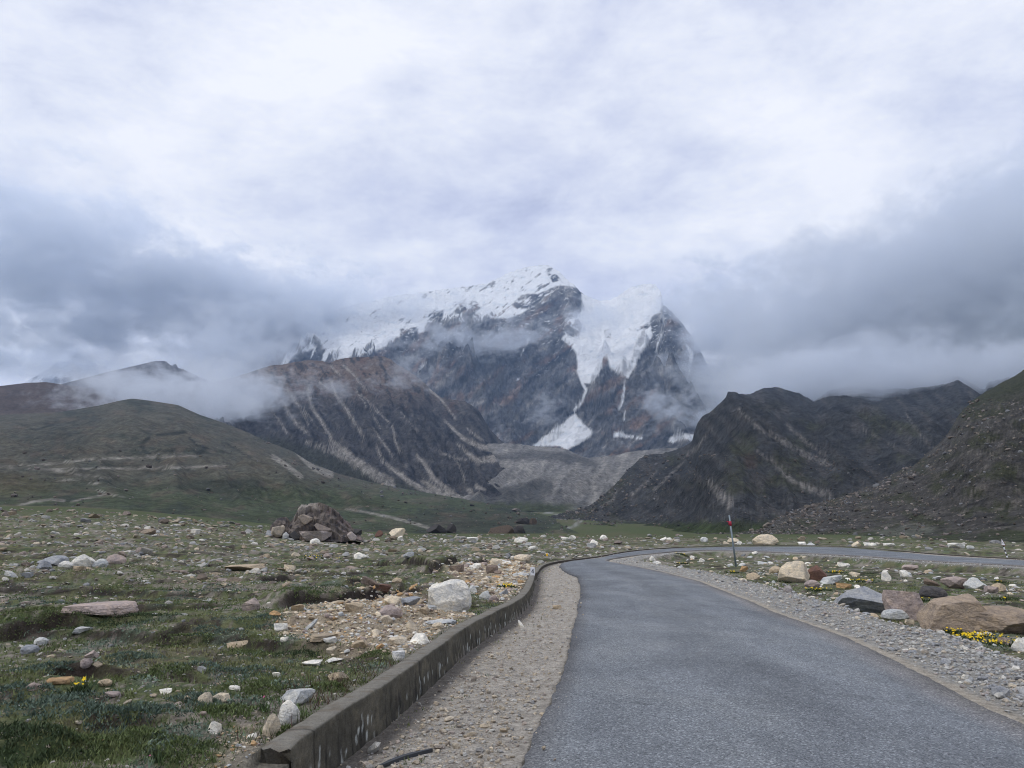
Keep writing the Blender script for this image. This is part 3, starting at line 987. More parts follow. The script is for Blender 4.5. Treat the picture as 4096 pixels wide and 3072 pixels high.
def dispC(X, Y, AZ, T, Rd, h):
    fade = np.clip(np.sin(np.pi * np.clip(T, 0, 1) ** 0.8), 0, 1)
    px, py = 512 + FPX * np.tan(AZ), 0
    near = sstep(0, 0.25, T)
    return fade * (24 * fbm(X / 210, Y / 210, 4, 300) + 10 * (ridged(AZ * 900 / 80 + Rd / 700, Rd / 380, 4, 301) - 0.45)) * (0.25 + 0.75 * near) + 2.2 * fbm(X / 26, Y / 26, 4, 302) * fade


def colC(X, Y, Z, px, py, T):
    n = fbm(px / 40, py / 12, 5, 303)
    n2 = fbm(px / 7, py / 3.5, 4, 304, 0.6)
    c = np.empty(px.shape + (3,))
    c[:] = (0.076, 0.074, 0.058)
    c = mixa(c, (0.052, 0.066, 0.036), sstep(470, 500, py + 14 * n))
    c = mixa(c, (0.088, 0.080, 0.058), 0.7 * sstep(0.05, 0.4, n))
    c = mixa(c, (0.030, 0.038, 0.030), 0.75 * sstep(0.12, 0.4, -n + 0.5 * n2))
    dk = polymask(px + 8 * n2, py + 6 * n2, [(45, 425), (75, 405), (100, 405), (105, 420), (85, 445), (60, 460), (30, 455)], 8)
    c = mixa(c, (0.030, 0.036, 0.032), 0.75 * dk * sstep(-0.4, 0.3, n2))
    dk2 = polymask(px + 8 * n2, py + 3 * n2, [(165, 485), (200, 480), (258, 478), (262, 488), (235, 496), (190, 494)], 4)
    c = mixa(c, (0.030, 0.036, 0.028), 0.6 * dk2)
    lo = polymask(px + 8 * n2, py + 4 * n2, [(400, 517), (440, 510), (500, 512), (560, 520), (540, 534), (470, 536), (420, 530)], 5)
    c = mixa(c, (0.034, 0.040, 0.032), 0.7 * lo)
    c = mixa(c, (0.085, 0.075, 0.040), 0.6 * polymask(px, py + 5 * n, [(-60, 476), (25, 475), (60, 488), (20, 496), (-60, 496)], 6))
    c = mixa(c, (0.018, 0.022, 0.019), 0.9 * streaks(px, py, DARK_C, 2 * n2, 1.0))
    c = mixa(c, (0.250, 0.232, 0.200), 0.85 * np.clip(streaks(px, py, TRACKS_C, 0.8 * n2, 0.6) * (0.85 + 0.8 * fbm(px / 9, py / 2, 3, 308)), 0, 1))
    c = mixa(c, (0.105, 0.082, 0.062), 0.5 * sstep(0.1, 0.4, fbm(px / 24 + 9, py / 8, 4, 309)))
    return c * (1 + 0.38 * n2 + 0.3 * fbm(px / 2.5, py / 1.6, 3, 310))[..., None]


silC = [(-170, 425, 1500), (0, 415, 1500), (60, 412, 1500), (99, 405.5, 1500), (118, 401, 1500), (132, 398.5, 1500), (149, 400.5, 1500), (178, 405, 1480), (199, 414.5, 1450), (224, 423, 1420), (249, 433, 1390), (268, 442, 1360), (292, 451, 1330), (308, 461, 1300), (336, 473, 1260), (370, 482, 1230), (400, 488, 1200), (440, 495, 1150), (470, 500, 1100),
        (510, 508, 1000), (540, 514, 900), (570, 522, 800), (600, 530, 700), (640, 540, 600), (900, 560, 600)]
HILL = layer('green_hill', silC, [(-170, 175, 512), (0, 175, 517), (120, 180, 521), (250, 200, 528), (350, 215, 535), (480, 230, 541), (560, 240, 545), (640, 300, 552), (900, 300, 560)], 340, 200, turf_far, dispC, colC, px0=-160, px1=640, prof=lambda T, A: T ** 1.35, rowpow=1.3)

# --- dark peak on the right of the valley
SCREE_F = [(z5([(1200, 240), (1290, 330), (1400, 420), (1560, 510), (1700, 590), (1850, 650)]), 0.9, 3.0), (z5([(1440, 420), (1600, 520), (1760, 600), (1910, 680)]), 1.6, 1.6), (z5([(1560, 360), (1620, 420), (1740, 520), (1850, 590)]), 1.3, 1.6), (z5([(1440, 620), (1520, 700), (1620, 790), (1760, 850), (1870, 880)]), 1.2, 3.6),
           (z5([(1000, 790), (1050, 860), (1130, 940)]), 3.0, 6.0), (z5([(1015, 400), (960, 450), (900, 540), (840, 580)]), 0.9, 1.6), (z5([(800, 640), (720, 720), (590, 840)]), 0.8, 1.4), (z5([(600, 710), (540, 780), (420, 880)]), 0.6, 1.8), (z5([(300, 860), (280, 920), (180, 985)]), 1.6, 1.0),
           (z5([(2110, 390), (2212, 450)]), 0.6, 0.8), (z5([(800, 1180), (960, 1172), (1150, 1162)]), 0.5, 0.4), (z5([(1350, 560), (1420, 620)]), 0.8, 1.5), ([(862, 428), (880, 439), (895, 446)], 0.8, 0.4), ([(905, 412), (922, 437), (935, 450)], 0.5, 1.0)]


def dispF(X, Y, AZ, T, Rd, h):
    fade = np.clip(np.sin(np.pi * np.clip(T, 0, 1) ** 0.75), 0, 1) ** 0.7
    u = AZ * 1500
    wx = 40 * fbm(X / 240, Y / 240, 3, 320)
    tilt = np.where(AZ > RAD(15), 0.45, -0.35)
    sp = ridged((u + wx + 0.35 * Rd) / 260, Rd / 1100 + wx / 300, 5, 321, 0.5)
    main = np.exp(-((AZ - RAD(16.5) - 0.02 * fbm(Rd / 200, Rd / 200 + 5, 2, 329)) / 0.055) ** 2) * 42
    fade = fade * sstep(1.0, 0.9, T)
    return fade * (0.6 * main + 58 * (sp - 0.5) + 15 * (ridged(X / 80, Y / 80, 4, 322, 0.45) - 0.4) + 3.2 * fbm(X / 26, Y / 26, 3, 323))


def colF(X, Y, Z, px, py, T):
    n = fbm((px + 0.7 * py) / 30, (py - 0.7 * px) / 9, 5, 324)
    n2 = fbm(px / 4, py / 2.6, 4, 325, 0.65)
    n3 = fbm(px / 45 + 3, py / 26, 4, 326)
    c = np.empty(px.shape + (3,))
    c[:] = (0.056, 0.059, 0.062)
    c = mixa(c, (0.064, 0.068, 0.044), 0.9 * sstep(0.0, 0.35, n3 + 0.2 * n2) * sstep(385, 430, py))
    c = mixa(c, (0.090, 0.085, 0.082), 0.8 * sstep(0.06, 0.36, n))
    c = mixa(c, (0.028, 0.029, 0.033), 0.75 * sstep(0.08, 0.38, -n + 0.4 * n2))
    c = c * (1 + 0.45 * n2)[..., None]
    m = streaks(px, py, SCREE_F, 2.0 * n2, 1.3) * np.clip(0.55 + 1.5 * n2 + 0.8 * fbm(px / 2, py / 2, 3, 328), 0, 1)
    c = mixa(c, (0.260, 0.240, 0.220), m * 0.95)
    c = mixa(c, (0.10, 0.062, 0.045), 0.5 * polymask(px + 5 * n2, py + 5 * n2, z5([(1240, 590), (1330, 580), (1340, 680), (1270, 700)]), 2))
    boul = sstep(0.22, 0.42, fbm(px / 2.2, py / 1.5, 3, 327)) * sstep(470, 505, py)
    c = mixa(c, (0.13, 0.125, 0.12), 0.6 * boul)
    gr = sstep(520, 527, py + 3 * n2 + 4 * n)
    return mixa(c, (0.050, 0.068, 0.026), gr)


silF = [(480, 535, 700), (575, 510, 900), (591, 505, 950), (604, 495, 1020), (616, 483.5, 1100), (629, 468.6, 1180), (640, 459, 1250), (645.5, 455, 1280), (662, 453.5, 1330), (683.5, 447, 1420), (692, 441, 1460), (695, 430, 1480), (698, 422, 1490), (702.5, 416, 1500), (709, 413, 1530), (721.5, 402, 1580), (725.5, 398, 1600), (728, 392, 1620), (734, 391.5, 1640), (740.5, 394, 1650), (748.6, 394.5, 1670), (757, 391, 1700),
        (765, 388, 1720), (778, 387, 1750), (790, 391, 1780), (799, 393, 1800), (814, 401, 1850), (820, 397, 1880), (830, 390, 1900), (850, 386, 1950), (880, 388, 2000), (920, 384, 2000), (945, 379, 2000), (957.5, 375.5, 2000), (967, 380.5, 2000), (980.6, 388.5, 2000), (985, 389, 2000), (986.5, 383.5, 2000), (990, 381.5, 2000), (1003, 379, 2000), (1006, 377.5, 2000), (1013, 377, 2000), (1030, 374, 2000), (1080, 396, 2000), (1250, 400, 2000)]
PEAK = layer('dark_peak', silF, [(480, 640, 541), (575, 560, 534), (620, 500, 533), (690, 430, 534), (780, 400, 536), (900, 400, 536), (1250, 400, 536)], 480, 230, rock_mid, dispF, colF, px0=540, px1=1180, prof=lambda T, A: T ** 1.2, jag=3.0, jagf=260)


# --- rocky slope close on the right
def dispG(X, Y, AZ, T, Rd, h):
    fade = np.clip(np.sin(np.pi * np.clip(T, 0, 1) ** 0.8), 0, 1) ** 0.8
    return fade * (14 * fbm(X / 110, Y / 110, 4, 340) + 7 * (ridged(X / 38 + Y / 60, Y / 52, 5, 341) - 0.4)) + (0.15 + 0.85 * fade) * (1.3 * fbm(X / 9, Y / 9, 4, 342, 0.6) + 0.9 * ridged(X / 4.5, Y / 4.5, 3, 343)) * sstep(0.02, 0.12, T) * sstep(1.001, 0.98, T)


def colG(X, Y, Z, px, py, T):
    n = fbm(px / 30, py / 12, 5, 344)
    n2 = fbm(X / 6, Y / 6, 4, 345, 0.65)
    n3 = fbm(X / 2.2, Y / 2.2, 3, 346, 0.6)
    c = np.empty(px.shape + (3,))
    c[:] = (0.068, 0.064, 0.058)
    c = mixa(c, (0.046, 0.050, 0.028), 0.9 * sstep(-0.05, 0.3, n + 0.3 * n2))
    c = mixa(c, (0.120, 0.108, 0.096), 0.8 * sstep(0.16, 0.36, n2 + 0.4 * n3 - 0.2 * n))
    c = mixa(c, (0.022, 0.021, 0.022), 0.75 * sstep(0.10, 0.32, -n2 + 0.3 * n3))
    edge = np.interp(px, [940, 975, 1000, 1024, 1100], [426, 408, 398, 392, 380])
    c = mixa(c, (0.040, 0.044, 0.026), sstep(8, -6, py - edge + 5 * n2))
    gr = sstep(526, 536, py + 5 * n) * sstep(0.3, -0.1, n2)
    c = mixa(c, (0.044, 0.054, 0.026), 0.85 * gr)
    pale = polymask(px + 6 * n2, py + 2 * n2, [(872, 530), (905, 526), (935, 527), (930, 534), (900, 537), (880, 536)], 2.5)
    c = mixa(c, (0.12, 0.125, 0.10), 0.7 * pale)
    return c * (1 + 0.45 * n3)[..., None]


slope_mat = attr_mat('boulder_slope', var=((0.12, 0.8, 1.2), (0.7, 0.6, 1.4), (2.5, 0.65, 1.35)), bumps=((0.25, 1.2), (1.0, 0.45)))
silG = [(560, 560, 200), (740, 540, 230), (761, 530, 250), (770, 522, 265), (791, 511, 290), (818, 503, 320), (845, 496, 350), (872, 485, 390), (899, 471.5, 430), (906, 467, 440), (913, 466, 450), (930, 451, 490), (945, 437.6, 520), (953, 425, 545), (959, 414.5, 560), (972, 401, 590), (984, 392.5, 610), (1000, 383.5, 645), (1013, 377, 670), (1024, 370, 690), (1100, 335, 740), (1260, 300, 760)]
SLOPE = layer('rocky_slope', silG, [(560, 150, 552), (740, 150, 541), (800, 135, 543), (900, 110, 545), (1024, 95, 546), (1260, 85, 546)], 350, 260, slope_mat, dispG, colG, px0=690, px1=1230, prof=lambda T, A: T ** 1.35, jag=0.8, jagf=300, rowpow=1.35)
# ------------------------------------------------------------------ road slab
def road_mat():
    m, t, b = base_mat('asphalt', 0.85, 0.25)
    pos = t.nodes.new('ShaderNodeNewGeometry').outputs['Position']
    v = t.nodes.new('ShaderNodeTexVoronoi')
    v.inputs['Scale'].default_value = 62
    t.links.new(pos, v.inputs['Vector'])
    bw = t.nodes.new('ShaderNodeRGBToBW')
    t.links.new(v.outputs['Color'], bw.inputs[0])
    c = ramp(t, bw.outputs[0], [(0.12, (0.045, 0.046, 0.052)), (0.35, (0.155, 0.160, 0.172)), (0.7, (0.255, 0.262, 0.275)), (0.90, (0.56, 0.56, 0.56))])
    v2 = t.nodes.new('ShaderNodeTexVoronoi')
    v2.inputs['Scale'].default_value = 150
    t.links.new(pos, v2.inputs['Vector'])
    bw2 = t.nodes.new('ShaderNodeRGBToBW')
    t.links.new(v2.outputs['Color'], bw2.inputs[0])
    c = mixc(t, 0.42, c, ramp(t, bw2.outputs[0], [(0.2, (0.075, 0.075, 0.085)), (0.85, (0.38, 0.38, 0.39))]))
    big = ramp(t, noise(t, pos, 0.55, 5, 0.6, 0.4), [(0.3, (0.84,) * 3), (0.7, (1.14,) * 3)])
    c = mixc(t, 1.0, c, big, 'MULTIPLY')
    strip = ramp(t, noise(t, mapping(t, pos, rot=(0, 0, RAD(-6)), sc=(1.3, 0.09, 1)), 1.0, 4, 0.6), [(0.3, (0.88,) * 3), (0.7, (1.1,) * 3)])
    c = mixc(t, 1.0, c, strip, 'MULTIPLY')
    wear = ramp(t, noise(t, mapping(t, pos, loc=(4, 2, 0), sc=(0.5, 0.22, 1)), 1.0, 6, 0.68, 1.2), [(0.34, (0.80, 0.80, 0.81)), (0.50, (1.0, 1.0, 1.0)), (0.66, (1.22, 1.20, 1.16))])
    c = mixc(t, 1.0, c, wear, 'MULTIPLY')
    spots = ramp(t, noise(t, pos, 7, 4, 0.6), [(0.30, (0.78,) * 3), (0.42, (1.0,) * 3), (0.66, (1.0,) * 3), (0.76, (1.25,) * 3)])
    c = mixc(t, 1.0, c, spots, 'MULTIPLY')
    ve = t.nodes.new('ShaderNodeTexVoronoi')
    ve.feature = 'DISTANCE_TO_EDGE'
    ve.inputs['Scale'].default_value = 0.30
    wv = t.nodes.new('ShaderNodeVectorMath')
    wv.operation = 'ADD'
    wn = t.nodes.new('ShaderNodeTexNoise')
    wn.inputs['Scale'].default_value = 1.6
    wn.inputs['Detail'].default_value = 6
    t.links.new(pos, wn.inputs['Vector'])
    t.links.new(pos, wv.inputs[0])
    t.links.new(wn.outputs['Color'], wv.inputs[1])
    t.links.new(wv.outputs[0], ve.inputs['Vector'])
    crk = ramp(t, ve.outputs['Distance'], [(0.0015, (0.55,) * 3), (0.006, (1.0,) * 3)])
    c = mixc(t, ramp(t, noise(t, pos, 0.33, 2), [(0.50, 0.0), (0.60, 0.8)]), c, mixc(t, 1.0, c, crk, 'MULTIPLY'))
    a = t.nodes.new('ShaderNodeAttribute')
    a.attribute_name = 'Col'
    c = mixc(t, 1.0, c, a.outputs['Color'], 'MULTIPLY')
    t.links.new(c, b.inputs['Base Color'])
    bn = t.nodes.new('ShaderNodeBump')
    bn.inputs['Distance'].default_value = 0.012
    t.links.new(bw.outputs[0], bn.inputs['Height'])
    bn2 = t.nodes.new('ShaderNodeBump')
    bn2.inputs['Distance'].default_value = 0.03
    t.links.new(noise(t, pos, 2.0, 5, 0.6), bn2.inputs['Height'])
    t.links.new(bn.outputs[0], bn2.inputs['Normal'])
    t.links.new(bn2.outputs[0], b.inputs['Normal'])
    return m


KEYS = [(0, 0), (7, 5), (15, 11), (17, 14), (20, 16), (25, 20), (len(LW) - 1, len(RW) - 1)]
Ls, Rs = [], []
for (a0, b0), (a1, b1), n in zip(KEYS[:-1], KEYS[1:], (260, 130, 24, 36, 44, 44)):
    Ls.append(resample(LW[a0:a1 + 1], n)[:-1])
    Rs.append(resample(RW[b0:b1 + 1], n)[:-1])
Ls, Rs = np.vstack(Ls), np.vstack(Rs)
_k = np.arange(len(Ls))
nrm = Rs - Ls
nrm = nrm / np.linalg.norm(nrm, axis=1)[:, None]
Ls = Ls + nrm * (0.065 * fbm(Ls[:, 0] * 3.0, Ls[:, 1] * 3.0, 5, 401, 0.6))[:, None]
Rs = Rs + nrm * (0.06 * fbm(Rs[:, 0] * 3.0, Rs[:, 1] * 3.0, 5, 402, 0.6))[:, None]
u = np.linspace(0, 1, 17)
RX = Ls[:, None, 0] + (Rs - Ls)[:, None, 0] * u
RY = Ls[:, None, 1] + (Rs - Ls)[:, None, 1] * u
RZ = macro(RX, RY) + 0.012 * fbm(RX * 0.5, RY * 0.5, 3, 403) + 0.05 * (1 - (2 * u - 1) ** 2)
# slab edges drop down to the shoulder
ed = np.stack([RX[:, :1], RY[:, :1], RZ[:, :1] - 0.14], -1)
ed2 = np.stack([RX[:, -1:], RY[:, -1:], RZ[:, -1:] - 0.14], -1)
RV = np.concatenate([ed, np.stack([RX, RY, RZ], -1), ed2], 1)
rc = np.ones(RV.shape)
_w = 1 + 0.10 * (np.exp(-((u - 0.30) / 0.09) ** 2) + np.exp(-((u - 0.72) / 0.09) ** 2)) - 0.05 * np.exp(-((u - 0.5) / 0.08) ** 2)
rc[:, 1:-1] *= _w[None, :, None] * np.array((0.80, 0.845, 0.86))
rc[:, -2] = (0.95, 0.87, 0.75)
rc[:, -3] = (0.93, 0.90, 0.86)
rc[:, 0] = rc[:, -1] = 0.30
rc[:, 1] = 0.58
_rr = np.hypot(RV[..., 0], RV[..., 1])
road_o = mk('road', RV.reshape(-1, 3), grid_faces(RV.shape[0], RV.shape[1]), road_mat(), np.minimum(rc, 0.95).reshape(-1, 3) * 1.0)
tag(road_o, kind='structure')

# ------------------------------------------------------------------ concrete wall on the field side
wl = np.array(WALLLINE)
s0 = np.argmin(np.hypot(wl[:, 0] - WALLW[0][0], wl[:, 1] - WALLW[0][1]))
wl = wl[s0:]
_e = np.array(WEND)
wl = np.vstack([_e, wl])
_s = np.r_[0, np.cumsum(np.hypot(*np.diff(wl, axis=0).T))]
_q = np.r_[np.arange(0, min(22, _s[-1]), 0.024), np.linspace(min(22, _s[-1]), _s[-1], 160)[1:]]
wl = np.stack([np.interp(_q, _s, wl[:, 0]), np.interp(_q, _s, wl[:, 1])], 1)
tang = np.stack([np.gradient(wl[:, 0], _q), np.gradient(wl[:, 1], _q)], 1)
tang = np.stack([np.convolve(np.pad(tang[:, k], 20, 'edge'), np.ones(41) / 41, 'valid') for k in (0, 1)], 1)
tang = tang / np.linalg.norm(tang, axis=1)[:, None]
left = np.stack([-tang[:, 1], tang[:, 0]], 1)
ws_ = np.r_[0, np.cumsum(np.hypot(*np.diff(wl, axis=0).T))]
wr = np.hypot(wl[:, 0], wl[:, 1])
wtop = macro(wl[:, 0], wl[:, 1]) + wall_h(wr) + 0.018 * fbm(ws_ * 0.8, ws_ * 0, 3, 411)
wbot = macro(wl[:, 0], wl[:, 1]) - 0.30
nf_ = 26
vv = np.linspace(0, 1, nf_)
rows = []
for k in range(nf_):
    z = wbot + (wtop - 0.012 - wbot) * vv[k]
    o = 0.045 * (1 - vv[k]) + 0.016 * fbm(ws_ * 6, vv[k] * 4 + 0 * ws_, 5, 412, 0.6) - 0.03 * (vv[k] > 0.86) * np.clip(fbm(ws_ * 3.5, vv[k] * 3 + 0 * ws_, 4, 426) - 0.12, 0, 1)
    rows.append(np.stack([wl[:, 0] - left[:, 0] * o, wl[:, 1] - left[:, 1] * o, z], 1))
for o, dz in ((0.014, 0.0), (0.08, 0.003), (0.15, 0.002), (0.20, -0.004), (0.222, -0.016)):
    oo = o + 0.016 * fbm(ws_ * 5, ws_ * 0 + o * 9, 4, 413)
    rows.append(np.stack([wl[:, 0] + left[:, 0] * oo, wl[:, 1] + left[:, 1] * oo, wtop + dz + 0.004 * fbm(ws_ * 9, ws_ * 0 + o * 30, 3, 414)], 1))
rows.append(np.stack([wl[:, 0] + left[:, 0] * 0.235, wl[:, 1] + left[:, 1] * 0.235, wbot], 1))
WV = np.stack(rows, 1)
# ragged broken end nearest the camera
endn = np.clip(1 - ws_ / 0.30, 0, 1)[:, None]
rag = (0.10 * fbm(np.arange(WV.shape[1])[None, :] * 0.35 + 0 * endn, endn * 0, 4, 415) + 0.08)
for ax in (0, 1):
    WV[..., ax] += tang[:, None, ax] * rag * endn
WV[..., 2] -= endn * 0.10 * np.clip(fbm(np.arange(WV.shape[1])[None, :] * 0.3 + 0 * endn, endn * 0 + 4, 3, 416) + 0.3, 0, 1)
SW_ = ws_[:, None] + 0 * WV[..., 0]
ZW_ = np.clip((WV[..., 2] - wbot[:, None]) / (wtop - wbot)[:, None], 0, 1)
wc = np.empty(WV.shape)
wc[:] = (0.088, 0.080, 0.062)
nn_ = fbm(SW_ * 1.3, ZW_ * 1.5, 4, 417)
wc = mixa(wc, (0.125, 0.112, 0.085), sstep(0.0, 0.4, nn_))
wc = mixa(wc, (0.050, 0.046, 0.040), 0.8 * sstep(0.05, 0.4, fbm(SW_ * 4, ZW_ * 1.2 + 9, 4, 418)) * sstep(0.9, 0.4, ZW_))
cell = np.floor(SW_ * 22 + 0.6 * pn(SW_ * 3, ZW_ * 2, 423))
hs_ = lambda k: (np.sin(cell * 12.9898 + k * 78.233) * 43758.5453) % 1.0
dtop = 0.42 + 0.38 * hs_(1)
dlen = 0.05 + 0.24 * hs_(2) ** 2
on = (hs_(3) < 0.10 + 0.30 * sstep(0.0, 0.35, pn(SW_ * 0.9, SW_ * 0, 420)))
drip = on * sstep(dtop + 0.015, dtop, ZW_) * sstep(dtop - dlen - 0.04, dtop - dlen, ZW_) * sstep(-0.25, 0.15, fbm(SW_ * 40, ZW_ * 5, 3, 419))
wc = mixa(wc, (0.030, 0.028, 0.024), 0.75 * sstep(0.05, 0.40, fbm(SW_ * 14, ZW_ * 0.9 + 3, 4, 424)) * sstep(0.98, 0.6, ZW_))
wc = mixa(wc, (0.16, 0.14, 0.10), 0.6 * sstep(0.12, 0.40, fbm(SW_ * 2.6 + 7, ZW_ * 3, 4, 425)))
wc = mixa(wc, (0.50, 0.51, 0.47), drip * 0.9)
jt = np.exp(-(((SW_ + 1.1) % 3.3 - 1.65) / 0.016) ** 2) * (wr[:, None] < 26)
wc = mixa(wc, (0.018, 0.017, 0.015), 0.85 * jt)
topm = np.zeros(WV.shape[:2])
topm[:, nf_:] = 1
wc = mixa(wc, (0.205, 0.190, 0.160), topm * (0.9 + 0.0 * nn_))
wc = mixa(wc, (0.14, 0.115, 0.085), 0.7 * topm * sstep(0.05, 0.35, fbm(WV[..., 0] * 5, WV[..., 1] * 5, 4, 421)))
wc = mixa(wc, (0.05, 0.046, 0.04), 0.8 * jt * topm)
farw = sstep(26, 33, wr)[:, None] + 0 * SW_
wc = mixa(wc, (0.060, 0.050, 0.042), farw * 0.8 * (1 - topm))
wc = wc * (1 + 0.2 * fbm(SW_ * 20, ZW_ * 12, 3, 422))[..., None]
wall_mat = attr_mat('concrete', var=((12, 0.85, 1.15), (90, 0.75, 1.25)), bumps=((30, 0.012), (140, 0.004)), rough=0.93)
nW, nC = WV.shape[:2]
wf = [tuple(f) for f in grid_faces(nW, nC)] + [tuple(range(nC))]
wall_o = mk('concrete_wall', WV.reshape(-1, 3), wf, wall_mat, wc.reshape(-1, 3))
tag(wall_o, 'low weathered concrete wall with white lime stains along the road', 'wall')
# ------------------------------------------------------------------ rocks
def rock_shape(seed, sub, style='block'):
    rng = np.random.RandomState(seed)
    v, f = ico(sub)
    v = v.copy()
    ncut = {'block': 11, 'round': 16, 'slab': 9, 'jag': 10, 'chip': 7, 'big': 15}[style]
    lo, hi = {'block': (0.42, 0.78), 'round': (0.70, 0.93), 'slab': (0.45, 0.85), 'jag': (0.40, 0.80), 'chip': (0.45, 0.8), 'big': (0.58, 0.86)}[style]
    v = v * (1 + 0.18 * np.stack([np.sin(v @ rng.normal(size=3) * 2.2 + rng.rand() * 6) for _ in range(3)], 1).mean(1))[:, None]
    for _ in range(ncut):
        n = rng.normal(size=3)
        if style == 'slab':
            n[2] *= 0.5
        n /= np.linalg.norm(n)
        d = rng.uniform(lo, hi)
        e = v @ n - d
        v = v - np.outer(np.where(e > 0, e * (0.96 if style != 'round' else 0.8), 0), n)
    if style == 'slab':
        n = np.array([rng.normal() * 0.15, rng.normal() * 0.12, 1.0])
        n /= np.linalg.norm(n)
        e = v @ n - 0.34
        v = v - np.outer(np.where(e > 0, e * 0.96, 0), n)
    if style == 'jag':
        v[:, 0] *= 1 - 0.45 * np.clip(v[:, 2], 0, 1)
        v[:, 0] += 0.25 * rng.normal() * v[:, 2]
    if sub >= 2:
        a = {2: 0.05, 3: 0.045, 4: 0.04}[sub]
        p = v * 1.0
        w = fbm(p[:, 0] * 2.2 + p[:, 2] * 1.3 + seed, p[:, 1] * 2.2 - p[:, 2] * 1.7, 4, seed % 97, 0.6)
        w2 = fbm(p[:, 2] * 3.0 + seed * 1.3, p[:, 0] * 2.6 + p[:, 1] * 1.4, 4, seed % 89, 0.6)
        v = v * (1 + a * 1.6 * (w + w2))[:, None]
    mn, mx = v.min(0), v.max(0)
    v = (v - (mn + mx) / 2) / ((mx - mn) / 2)
    return v, f


def rock_mat(name, src):
    m, t, b = base_mat(name, 0.9, 0.2)
    if src == 'attr':
        a = t.nodes.new('ShaderNodeAttribute')
        a.attribute_name = 'Col'
    else:
        a = t.nodes.new('ShaderNodeObjectInfo')
    c = a.outputs['Color']
    pos = t.nodes.new('ShaderNodeNewGeometry').outputs['Position']
    n1 = noise(t, pos, 3.5, 6, 0.62, 0.6)
    c = mixc(t, 1.0, c, ramp(t, n1, [(0.33, (0.84, 0.85, 0.88)), (0.5, (1.05, 1.04, 1.03)), (0.70, (1.25, 1.19, 1.08))]), 'MULTIPLY')
    n2 = noise(t, mapping(t, pos, rot=(0.5, 0.3, 0.4), sc=(5, 5, 8)), 1.0, 6, 0.68, 1.2)
    c = mixc(t, 1.0, c, ramp(t, n2, [(0.34, (0.74, 0.76, 0.80)), (0.62, (1.18, 1.16, 1.12))]), 'MULTIPLY')
    n3 = noise(t, pos, 26, 5, 0.65)
    c = mixc(t, 1.0, c, ramp(t, n3, [(0.30, (0.68,) * 3), (0.45, (1.05,) * 3), (0.75, (1.2,) * 3)]), 'MULTIPLY')
    t.links.new(c, b.inputs['Base Color'])
    b1 = t.nodes.new('ShaderNodeBump')
    b1.inputs['Distance'].default_value = 0.06
    t.links.new(n2, b1.inputs['Height'])
    b2 = t.nodes.new('ShaderNodeBump')
    b2.inputs['Distance'].default_value = 0.02
    t.links.new(n3, b2.inputs['Height'])
    t.links.new(b1.outputs[0], b2.inputs['Normal'])
    t.links.new(b2.outputs[0], b.inputs['Normal'])
    return m


ROCK_OBJ = rock_mat('rock', 'object')
ROCK_ATT = rock_mat('stones', 'attr')
RC = {'W': (0.74, 0.71, 0.64), 'C': (0.62, 0.53, 0.40), 'T': (0.46, 0.37, 0.26), 'G': (0.32, 0.33, 0.345), 'B': (0.21, 0.165, 0.135), 'P': (0.40, 0.325, 0.29), 'D': (0.085, 0.080, 0.080),
      'R': (0.155, 0.090, 0.070), 'O': (0.48, 0.31, 0.16), 'M': (0.31, 0.245, 0.185), 'L': (0.50, 0.505, 0.49)}
_rng = np.random.RandomState(5)
OCC = []


def rock(x0, x1, y0, y1, col, style, label, name=None, sink=0.35, depth=None, parent=None, sub=3, tilt=0.0, push=0.0, base=None, cat=None, at=None):
    cx = (x0 + x1) / 2
    X, Y, Z = hit(cx, y1) if base is None else base
    if at is not None:
        X = (at - 512) / FPX * (Y * CP + (Z - HC) * SP)
    r = math.hypot(X, Y)
    dep = Y * CP + (Z - HC) * SP
    wid = (x1 - x0) / FPX * dep
    app = (y1 - y0) / FPX * dep
    dp = wid * (depth or (0.85 if style == 'slab' else 0.75))
    phi = max(0.0, math.atan2(HC - Z, r))
    hh = max(app - dp * math.sin(phi) * 0.55, 0.28 * app)
    half = hh * (1 + sink) / 2
    k = (r + dp * 0.40 + push) / r
    seed = int(cx * 13 + y1 * 7) % 9973
    v, f = rock_shape(seed, sub, style)
    me = mesh_data('boulder', v * np.array([wid / 2 * 1.04, dp / 2, half]), f, None, False, ROCK_OBJ)
    big = wid > 0.45
    o = link(name or ('boulder' if big else 'stone'), me, parent)
    loc = Vector((X * k, Y * k, Z + hh - half))
    o.rotation_euler = (0, tilt, -math.atan2(X, Y))
    if parent is not None:
        loc = loc - parent.location
    o.location = loc
    c = np.array(RC[col]) * _rng.uniform(0.9, 1.1)
    o.color = (c[0], c[1], c[2], 1)
    if parent is None:
        tag(o, label, cat or ('boulder' if big else 'stone'), 'boulders of the meadow' if big else 'loose stones')
        OCC.append((X * k, Y * k, wid * 0.5))
    return o


